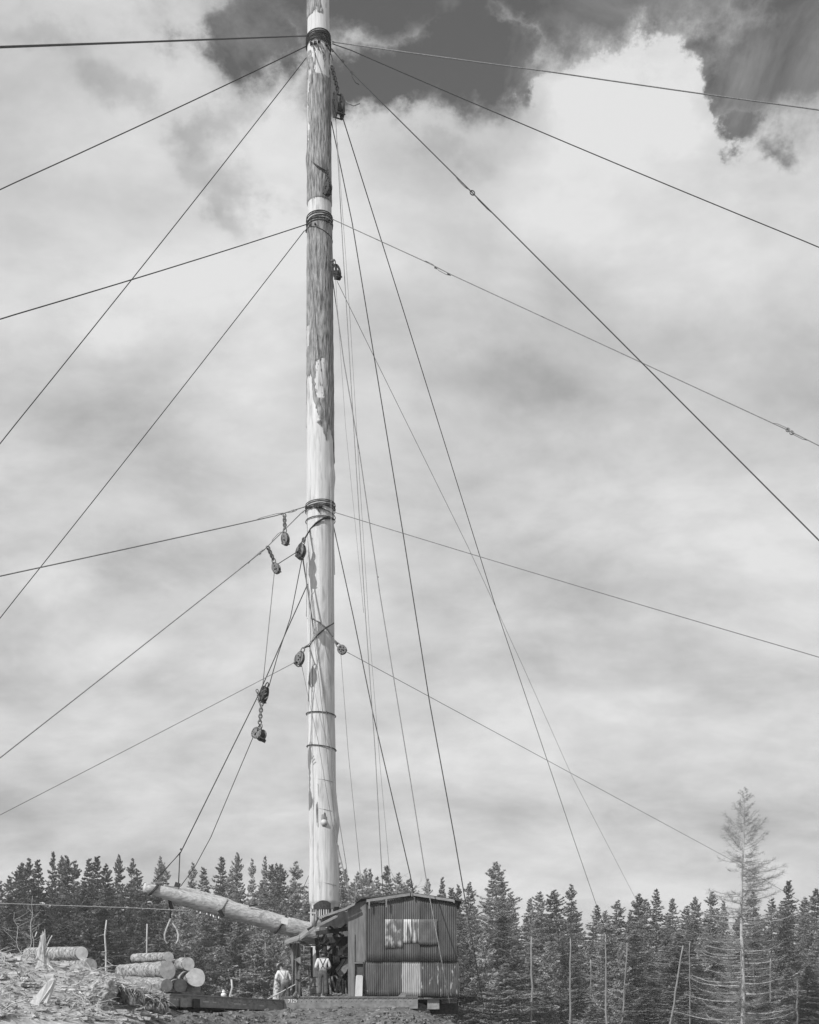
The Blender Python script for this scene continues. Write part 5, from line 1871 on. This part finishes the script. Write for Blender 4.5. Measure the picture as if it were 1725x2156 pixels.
limb('pale stub standing before the root clod', [(203, 2112), (204, 2104), (206, 2098)], 7, seed=10)

ds = MB()
gd = random.Random(44)
for i in range(1000):
    px = gd.uniform(-40, 345)
    lim = float(np.interp(px, [20, 100, 200, 260, 350], [2008, 2018, 2048, 2064, 2096]))
    py = gd.uniform(lim, 2150)
    h_ = ground_hit(px, py)
    if h_.y > 43.8:
        continue
    L = gd.uniform(.08, .42) * (1 if gd.random() < .88 else 2.2)
    if px > 270:
        L *= .6
    a = gd.uniform(-1.6, 1.8)
    d = Vector((math.cos(a), math.sin(a) * .8, gd.uniform(-.05, .3)))
    w = gd.uniform(.005, .014) * (1 if gd.random() < .88 else 2.2)
    p = h_ + Vector((0, 0, .02))
    ds.tube([p, p + d * L * .5 + Vector((0, 0, gd.uniform(-.02, .05))), p + d * L], [w, w * .9, w * .4], 4, smooth=False)
    if gd.random() < .30:
        s_ = gd.uniform(.04, .16)
        e = p + Vector((gd.gauss(0, .1), gd.gauss(0, .1), 0))
        ds.hexa([e + Vector((gd.uniform(-1, 1) * s_ * .3 + x * s_, y * s_ * .6, z * s_ * .5)) for z in (-.3, .5) for x, y in ((-1, -1), (1, -1), (1, 1), (-1, 1))])
for i in range(100):
    px = gd.uniform(-40, 345)
    if 52 < px < 130:
        continue
    lim = float(np.interp(px, [20, 100, 200, 260, 350], [2008, 2018, 2048, 2064, 2096]))
    h_ = ground_hit(px, gd.uniform(lim, 2150))
    if h_.y > 43.8:
        continue
    a = gd.uniform(0, 6.28)
    L = gd.uniform(.5, 1.3)
    d = Vector((math.cos(a), math.sin(a) * .7, gd.uniform(.0, .45)))
    pts = [h_ + d * L * t + Vector((gd.gauss(0, .05), gd.gauss(0, .05), .12 * math.sin(t * 3))) for t in (0, .3, .65, 1)]
    w = gd.uniform(.012, .03)
    ds.tube(pts, [w, w * .85, w * .6, w * .25], 5, smooth=False)
    for t in (1, 2, 2):
        e = Vector((gd.gauss(0, 1), gd.gauss(0, 1), gd.uniform(0, 1))).normalized() * L * .35
        ds.tube([pts[t], pts[t] + e * .5 + Vector((0, 0, .03)), pts[t] + e], [w * .5, w * .35, w * .15], 4, smooth=False)
for i in range(300):
    px = gd.uniform(-40, 345)
    if 58 < px < 124 and i % 3:
        continue
    lim = float(np.interp(px, [20, 100, 200, 260, 350], [2010, 2020, 2050, 2066, 2098]))
    h_ = ground_hit(px, gd.uniform(lim, 2150))
    if h_.y > 43.8:
        continue
    s_ = gd.uniform(.06, .2)
    m3 = Matrix.Rotation(gd.uniform(0, 6.28), 3, 'Z') @ Matrix.Rotation(gd.gauss(0, .5), 3, 'X')
    ds.hexa([h_ + Vector((0, 0, .03)) + m3 @ Vector((x * s_ * gd.uniform(.7, 1.3), y * s_ * .45 * gd.uniform(.6, 1.3), z * s_ * .25)) for z in (-1, 1) for x, y in ((-1, -1), (1, -1), (1, 1), (-1, 1))])
rb = MB()
for i in range(520):                                # chips and clods along the spoil bank in front of the cars
    px = gd.uniform(350, 960)
    h_ = ground_hit(px, gd.uniform(2112, 2156), 34.0, 43.2)
    if h_.y > 43.1:
        continue
    s_ = gd.uniform(.02, .10)
    m3 = Matrix.Rotation(gd.uniform(0, 6.28), 3, 'Z') @ Matrix.Rotation(gd.gauss(0, .5), 3, 'X')
    rb.hexa([h_ + Vector((0, 0, .01)) + m3 @ Vector((x * s_ * gd.uniform(.7, 1.3), y * s_ * .6 * gd.uniform(.6, 1.3), z * s_ * .4)) for z in (-1, 1) for x, y in ((-1, -1), (1, -1), (1, 1), (-1, 1))])
    if i % 3 == 0:
        a = gd.uniform(0, 6.28)
        d = Vector((math.cos(a), math.sin(a), gd.uniform(0, .5)))
        rb.tube([h_, h_ + d * .15, h_ + d * .3 + Vector((0, 0, -.02))], [.012, .01, .004], 4, smooth=False)
rbo = rb.build('bank_rubble', MT['shred'])
rbo['kind'] = 'stuff'
so_ = ds.build('slash_debris', MT['stick'])
so_['kind'] = 'stuff'
dk = MB()
for i in range(420):
    px = gd.uniform(-40, 350)
    lim = float(np.interp(px, [20, 100, 200, 260, 350], [2012, 2020, 2050, 2066, 2098]))
    py = gd.uniform(lim, 2150)
    h_ = ground_hit(px, py)
    if h_.y > 43.8:
        continue
    s_ = gd.uniform(.02, .07)
    for k in range(5):
        a = gd.uniform(0, 6.28)
        tip = h_ + Vector((math.cos(a) * s_ * 1.2, math.sin(a) * s_, gd.uniform(.3, 1.6) * s_))
        w = Vector((-math.sin(a), math.cos(a), 0)) * s_ * .25
        dk.add([h_ - w, h_ + w, tip], [(0, 1, 2)])
do = dk.build('low_undergrowth', MT['weed'])
do['kind'] = 'stuff'

sr = snag(789 - 300 + 0, 2062, 2110, 60, 4, 6, 'small broken white stump beyond the white jug on the car deck', seed=31, stubs=5, m='larch', name='broken_stump', lean=-1)

# ------------------------------------------------------------------ small things on the empty car
o = thing('white_jug', 'small white rounded jug standing on the empty car deck', 'jug', P(471, 2099, 42.6))
MB().ball(P(471, 2094.5, 42.6), (.10, .10, .08), 14, 9).build('body', MT['white'], o)
MB().ball(P(471, 2088, 42.6), (.062, .062, .055), 12, 8).build('neck', MT['white'], o)
MB().tube([P(471, 2085, 42.6), P(471, 2083, 42.6)], .04, 10).build('stopper', MT['paint'], o)
MB().tube([P(471, 2099.5, 42.6), P(471, 2098, 42.6)], .13, 12).build('foot_ring', MT['paint'], o)
for i, (x, y, w, l) in enumerate(((535, 2103, 3, 'low heap of chips on the car deck, farther one from the jug'), (547, 2101, 3.6, 'small pointed chunk of wood on the car deck'), (486, 2100, 2.5, 'flat chip of bark next to the white jug'))):
    p = P(x, y, 43.4)
    s_ = pxw(w, 43.4)
    o = MB().hexa([p + Vector((a * s_ * 1.6, b * s_, -s_ * .6)) for a, b in ((-1, -1), (1, -1), (1, 1), (-1, 1))] + [p + Vector((a * s_ * .6 + .04, b * s_ * .4, s_ * (.5 + .3 * a))) for a, b in ((-1, -1), (1, -1), (1, 1), (-1, 1))]).build('wood_chunk', MT['boardl'])
    tag(o, l, 'wood chunk', 'scraps on the empty car')
o = MB().tube([P(563, 2104, 43.7), P(592, 2089, 44.0), P(655, 2055, 44.6)], .022, 6).build('pole', MT['slab'])
tag(o, 'thin pale pole slanting past the stooping man to the shed post', 'pole')
o = MB().tube([P(592, 2100, 43.9), P(606, 2078, 44.1)], .014, 5).build('iron_bar', MT['irond'])
tag(o, 'short thin bar leaning between the stooping man and the tarpaulin', 'bar')

o = thing('mottled_stump', 'pale mottled block of trunk, taller than wide, standing beside the stooping man', 'stump', P(584, 2106, 46.1))
mb = logmesh([P(583.5, 2112, 46.1), P(584.5, 2080, 46.1), P(586, 2052, 46.1)], [pxw(9.6, 46), pxw(8.4, 46), pxw(6.6, 46)], .05, 5, 20, 10)
mb.build('bark', MT['mottle'], o)
MB().tube([P(586, 2052.2, 46.1), P(586, 2051.6, 46.1)], pxw(6.2, 46), 16).build('cut_top', MT['cut'], o)
pf = thing('loading_step', 'low timber platform behind the car on which the stooping man stands', 'platform', P(598, 2125, 45.6))
for k in range(5):
    MB().box((P(566, 0, 45).x, 44.95 + .26 * k, 1.70), (P(618, 0, 45).x, 45.18 + .26 * k, 1.76 + .005 * (k % 2))).build('plank', MT['board'], pf)
for x in (570, 612):
    MB().box((P(x, 0, 45).x - .08, 45.1, gz(-4.5, 45.5) - .05), (P(x, 0, 45).x + .08, 46.0, 1.699)).build('support_block', MT['tar'], pf)

# ------------------------------------------------------------------ the two men
from mathutils.bvhtree import BVHTree


def skin(name, J, E, m, sub=2):
    me = bpy.data.meshes.new(name)
    idx = {k: i for i, k in enumerate(J)}
    me.from_pydata([J[k][0] for k in J], [(idx[a], idx[b]) for a, b in E], [])
    ob = bpy.data.objects.new(name, me)
    C.objects.link(ob)
    ob.modifiers.new('skin', 'SKIN')
    sv = me.skin_vertices[0].data
    for k in J:
        r = J[k][1]
        sv[idx[k]].radius = r if isinstance(r, tuple) else (r, r)
    sv[0].use_root = True
    s = ob.modifiers.new('sub', 'SUBSURF')
    s.levels = s.render_levels = sub
    dg = bpy.context.evaluated_depsgraph_get()
    out = bpy.data.meshes.new_from_object(ob.evaluated_get(dg))
    bpy.data.objects.remove(ob)
    out.materials.clear()
    out.materials.append(m)
    out.polygons.foreach_set('use_smooth', [True] * len(out.polygons))
    out.name = name
    return out


def person(label, foot, yaw, hgt, J, brace_m, hat_m, hat_tilt, hat_fwd):
    sc = hgt / 1.75
    o = thing('person', label, 'person', foot)
    o.rotation_euler = (0, 0, R(yaw))
    o.scale = (sc, sc, sc)

    def put(nm, me):
        ob = bpy.data.objects.new(nm, me)
        C.objects.link(ob)
        ob.parent = o
        return ob

    def putb(nm, mb, m):
        ob = mb.build(nm, m, origin=(0, 0, 0))
        ob.parent = o
        return ob
    arms = [(a + s, b + s) for s in 'LR' for a, b in (('sh', 'el'), ('el', 'wr'), ('wr', 'ha'))]
    legs = [(a + s, b + s) for s in 'LR' for a, b in (('hip', 'kn'), ('kn', 'an'), ('an', 'to'))]
    Eall = [('pel', 'sp'), ('sp', 'ch'), ('ch', 'nk'), ('nk', 'jw'), ('jw', 'hd'), ('hd', 'tp'), ('ch', 'shL'), ('ch', 'shR'), ('pel', 'hipL'), ('pel', 'hipR')] + arms + legs
    body = skin('body', J, Eall, MT['skin'])
    # fingers, nose, ears and eyes are worked into the one body mesh
    mb = MB()
    for s in 'LR':
        w, h = Vector(J['wr' + s][0]), Vector(J['ha' + s][0])
        d = (h - w).normalized()
        side = d.cross(Vector((0, 0, 1))).normalized()
        nrm = side.cross(d)
        for i, L in enumerate((.07, .08, .075, .06)):
            b = h + side * (.024 - .016 * i) - d * .01
            mb.tube([b, b + d * L * .5 - nrm * .006, b + d * L * .85 - nrm * .03, b + d * L * .95 - nrm * .05], [.009, .009, .008, .006], 6)
        b = h - d * .05 + side * .03
        mb.tube([b, b + side * .025 + d * .03, b + side * .028 + d * .06 - nrm * .015], [.011, .010, .007], 6)
    hd, jw = Vector(J['hd'][0]), Vector(J['jw'][0])
    up_ = (hd - jw).normalized()
    fw = (Vector((0, 1, 0)) - up_ * up_.y).normalized()
    rt_ = fw.cross(up_)
    c = jw.lerp(hd, .5)
    mb.ball(c + fw * .10 - up_ * .0, (.014, .022, .022), 8, 6)
    for s in (-1, 1):
        mb.ball(c + rt_ * .085 * s, (.012, .022, .034), 8, 6)
        mb.ball(c + fw * .080 + rt_ * .032 * s + up_ * .03, .012, 8, 6)
    mb.tube([c + fw * .085 - up_ * .05 - rt_ * .025, c + fw * .09 - up_ * .05, c + fw * .085 - up_ * .05 + rt_ * .025], .006, 5)
    o_ = len(body.vertices)
    import bmesh
    bm = bmesh.new()
    bm.from_mesh(body)
    vv = [bm.verts.new(v) for v in mb.v]
    for f in mb.f:
        try:
            bm.faces.new([vv[i] for i in f]).smooth = True
        except ValueError:
            pass
    bm.to_mesh(body)
    bm.free()
    put('body', body)

    def grow(keys, d):
        return {k: (J[k][0], tuple(x + d for x in J[k][1]) if isinstance(J[k][1], tuple) else J[k][1] + d) for k in keys}
    JS = grow(['pel', 'sp', 'ch', 'nk', 'shL', 'shR', 'elL', 'elR', 'wrL', 'wrR'], .016)
    JS['pel'] = (Vector(J['pel'][0]).lerp(Vector(J['sp'][0]), .35)[:], JS['pel'][1])
    JS['nk'] = (Vector(J['ch'][0]).lerp(Vector(J['nk'][0]), .8)[:], JS['nk'][1])
    shirt = skin('shirt', JS, [('pel', 'sp'), ('sp', 'ch'), ('ch', 'nk'), ('ch', 'shL'), ('ch', 'shR')] + [e for e in arms if 'ha' not in e[1]], MT['shirt'])
    put('shirt', shirt)
    JT = grow(['pel', 'hipL', 'hipR', 'knL', 'knR', 'anL', 'anR'], .022)
    JT['bw'] = (Vector(J['pel'][0]).lerp(Vector(J['sp'][0]), .55)[:], (.155, .115))
    JT['knL'] = (JT['knL'][0], .092)
    JT['knR'] = (JT['knR'][0], .092)
    JT['anL'] = (JT['anL'][0], .085)
    JT['anR'] = (JT['anR'][0], .085)
    tro = skin('trousers', JT, [('pel', 'bw'), ('pel', 'hipL'), ('pel', 'hipR'), ('hipL', 'knL'), ('knL', 'anL'), ('hipR', 'knR'), ('knR', 'anR')], MT['denim'])
    put('trousers', tro)
    bv_ = BVHTree.FromPolygons([v.co for v in shirt.vertices], [tuple(p.vertices) for p in shirt.polygons])
    bt_ = BVHTree.FromPolygons([v.co for v in tro.vertices], [tuple(p.vertices) for p in tro.polygons])
    ch, sp_ = Vector(J['ch'][0]), Vector(J['sp'][0])
    pe = Vector(J['pel'][0])
    for s in (-1, 1):
        pts = []
        for i in range(13):
            t = i / 12
            z = ch.z + .10 - t * (ch.z + .10 - (sp_.z - .05))
            base = pe.x + (ch.x - pe.x) * (z - pe.z) / max(.01, ch.z - pe.z)
            x = base + s * (.115 - .17 * t)
            h1 = bv_.ray_cast(Vector((x, -2, z)), Vector((0, 1, 0)))[0]
            h2 = bt_.ray_cast(Vector((x, -2, z)), Vector((0, 1, 0)))[0]
            ys_ = [h.y for h in (h1, h2) if h is not None]
            if ys_:
                pts.append(Vector((x, min(ys_) - .006, z)))
        mbb = MB()
        for a, b in zip(pts, pts[1:]):
            mbb.bar(a, b, .034, .010, (0, -1, 0))
        putb('brace_strap', mbb, brace_m)
    for s in 'LR':
        an, to = Vector(J['an' + s][0]), Vector(J['to' + s][0])
        mbb = MB()
        mbb.tube([Vector((an.x, an.y - .07, .045)), Vector((an.x, an.y, .055)), Vector((to.x, to.y - .03, .045)), Vector((to.x, to.y + .05, .035))], [.042, .055, .048, .03], 10)
        mbb.tube([Vector((an.x, an.y, .03)), Vector((an.x, an.y, .18))], [.05, .055], 10)
        putb('boot', mbb, MT['boot'])
    # hat
    tp_ = Vector(J['tp'][0])
    ax = (up_ + rt_ * hat_tilt + fw * hat_fwd).normalized()
    hx_ = ax.cross(Vector((0, 1, 0))).normalized()
    hy_ = ax.cross(hx_)
    c0 = hd - ax * .005
    mbb = MB()
    prof_ = [(.105, -.012), (.155, -.018), (.185, -.004), (.187, .004), (.15, .0), (.108, .012), (.104, .06), (.094, .115), (.06, .135), (.0, .118)]
    n_ = 22
    vs, fs = [], []
    for i in range(n_):
        a = 2 * math.pi * i / n_
        for r_, z_ in prof_:
            vs.append(c0 + hx_ * math.cos(a) * r_ * .92 + hy_ * math.sin(a) * r_ * 1.06 + ax * (z_ + .012 * math.cos(2 * a) * (r_ > .14)))
    k = len(prof_)
    for i in range(n_):
        for j in range(k - 1):
            fs.append((i * k + j, ((i + 1) % n_) * k + j, ((i + 1) % n_) * k + j + 1, i * k + j + 1))
    mbb.add(vs, fs, True)
    hb = putb('hat', mbb, hat_m)
    return o


def joints(lean=(0, 0), head=(0, 0), armL=None, armR=None, step=0.0, twist=0.0):
    lx, ly = lean
    J = {'pel': ((0, 0, .96), (.150, .115)), 'sp': ((lx * .3, ly * .3, 1.14), (.140, .105)), 'ch': ((lx * .8, ly * .8, 1.37), (.165, .110)),
         'nk': ((lx, ly, 1.50), .055), 'jw': ((lx + head[0] * .5, ly + .03 + head[1] * .5, 1.585 - abs(head[1]) * .1), (.068, .078)),
         'hd': ((lx + head[0], ly + .04 + head[1], 1.675 - abs(head[1]) * .3), (.078, .094)), 'tp': ((lx + head[0] * 1.2, ly + .04 + head[1] * 1.2, 1.735 - abs(head[1]) * .4), (.06, .072))}
    for s, k, ar in (('L', -1, armL), ('R', 1, armR)):
        el, wr = ar or ((k * .30, .00, 1.14), (k * .24, .20, 1.02))
        J['sh' + s] = ((lx * .85 + k * .185, ly * .85, 1.42), .066)
        J['el' + s] = (el, .046)
        J['wr' + s] = (wr, .031)
        w, e = Vector(wr), Vector(el)
        h = w + (w - e).normalized() * .07
        J['ha' + s] = (h[:], (.042, .022))
        J['hip' + s] = ((k * .095, .0, .88), .095)
        st = step * k
        J['kn' + s] = ((k * .115, st * .5 + .02, .49), .064)
        J['an' + s] = ((k * .125, st, .09), .044)
        J['to' + s] = ((k * .15, st + .15, .04), (.040, .03))
    return J


p2 = P(680, 2096, 44.32)
person('man in dark hat and dark crossed braces, standing back turned under the lean-to', (p2.x, 44.32, DECK), 4, 1.70,
       joints((.0, .05), (.03, .02), ((-.275, .03, 1.15), (-.20, .22, 1.05)), ((.28, .04, 1.16), (.20, .27, 1.10)), .03), MT['braces'], MT['hatd'], .03, .05)
p1 = P(601, 2100, 45.35)
person('stooping man in pale hat, white shirt and grey braces behind the car end', (p1.x, 45.35, 1.765), 12, 1.66,
       joints((-.10, .16), (-.10, .06), ((-.36, .10, 1.16), (-.25, .26, 1.04)), ((.24, .10, 1.13), (.25, .30, 1.00)), .05), MT['bracesg'], MT['hatg'], -.22, .30)

# ------------------------------------------------------------------ haze: one closed box round everything
gx = [v[0] for v in gv]
gy = [v[1] for v in gv]
hb_ = MB().box((min(gx) - 5, min(gy) - 5, min(v[2] for v in gv) - 1.0), (max(gx) + 5, max(gy) + 5, 48.0)).build('haze', hz)
hb_['kind'] = 'stuff'
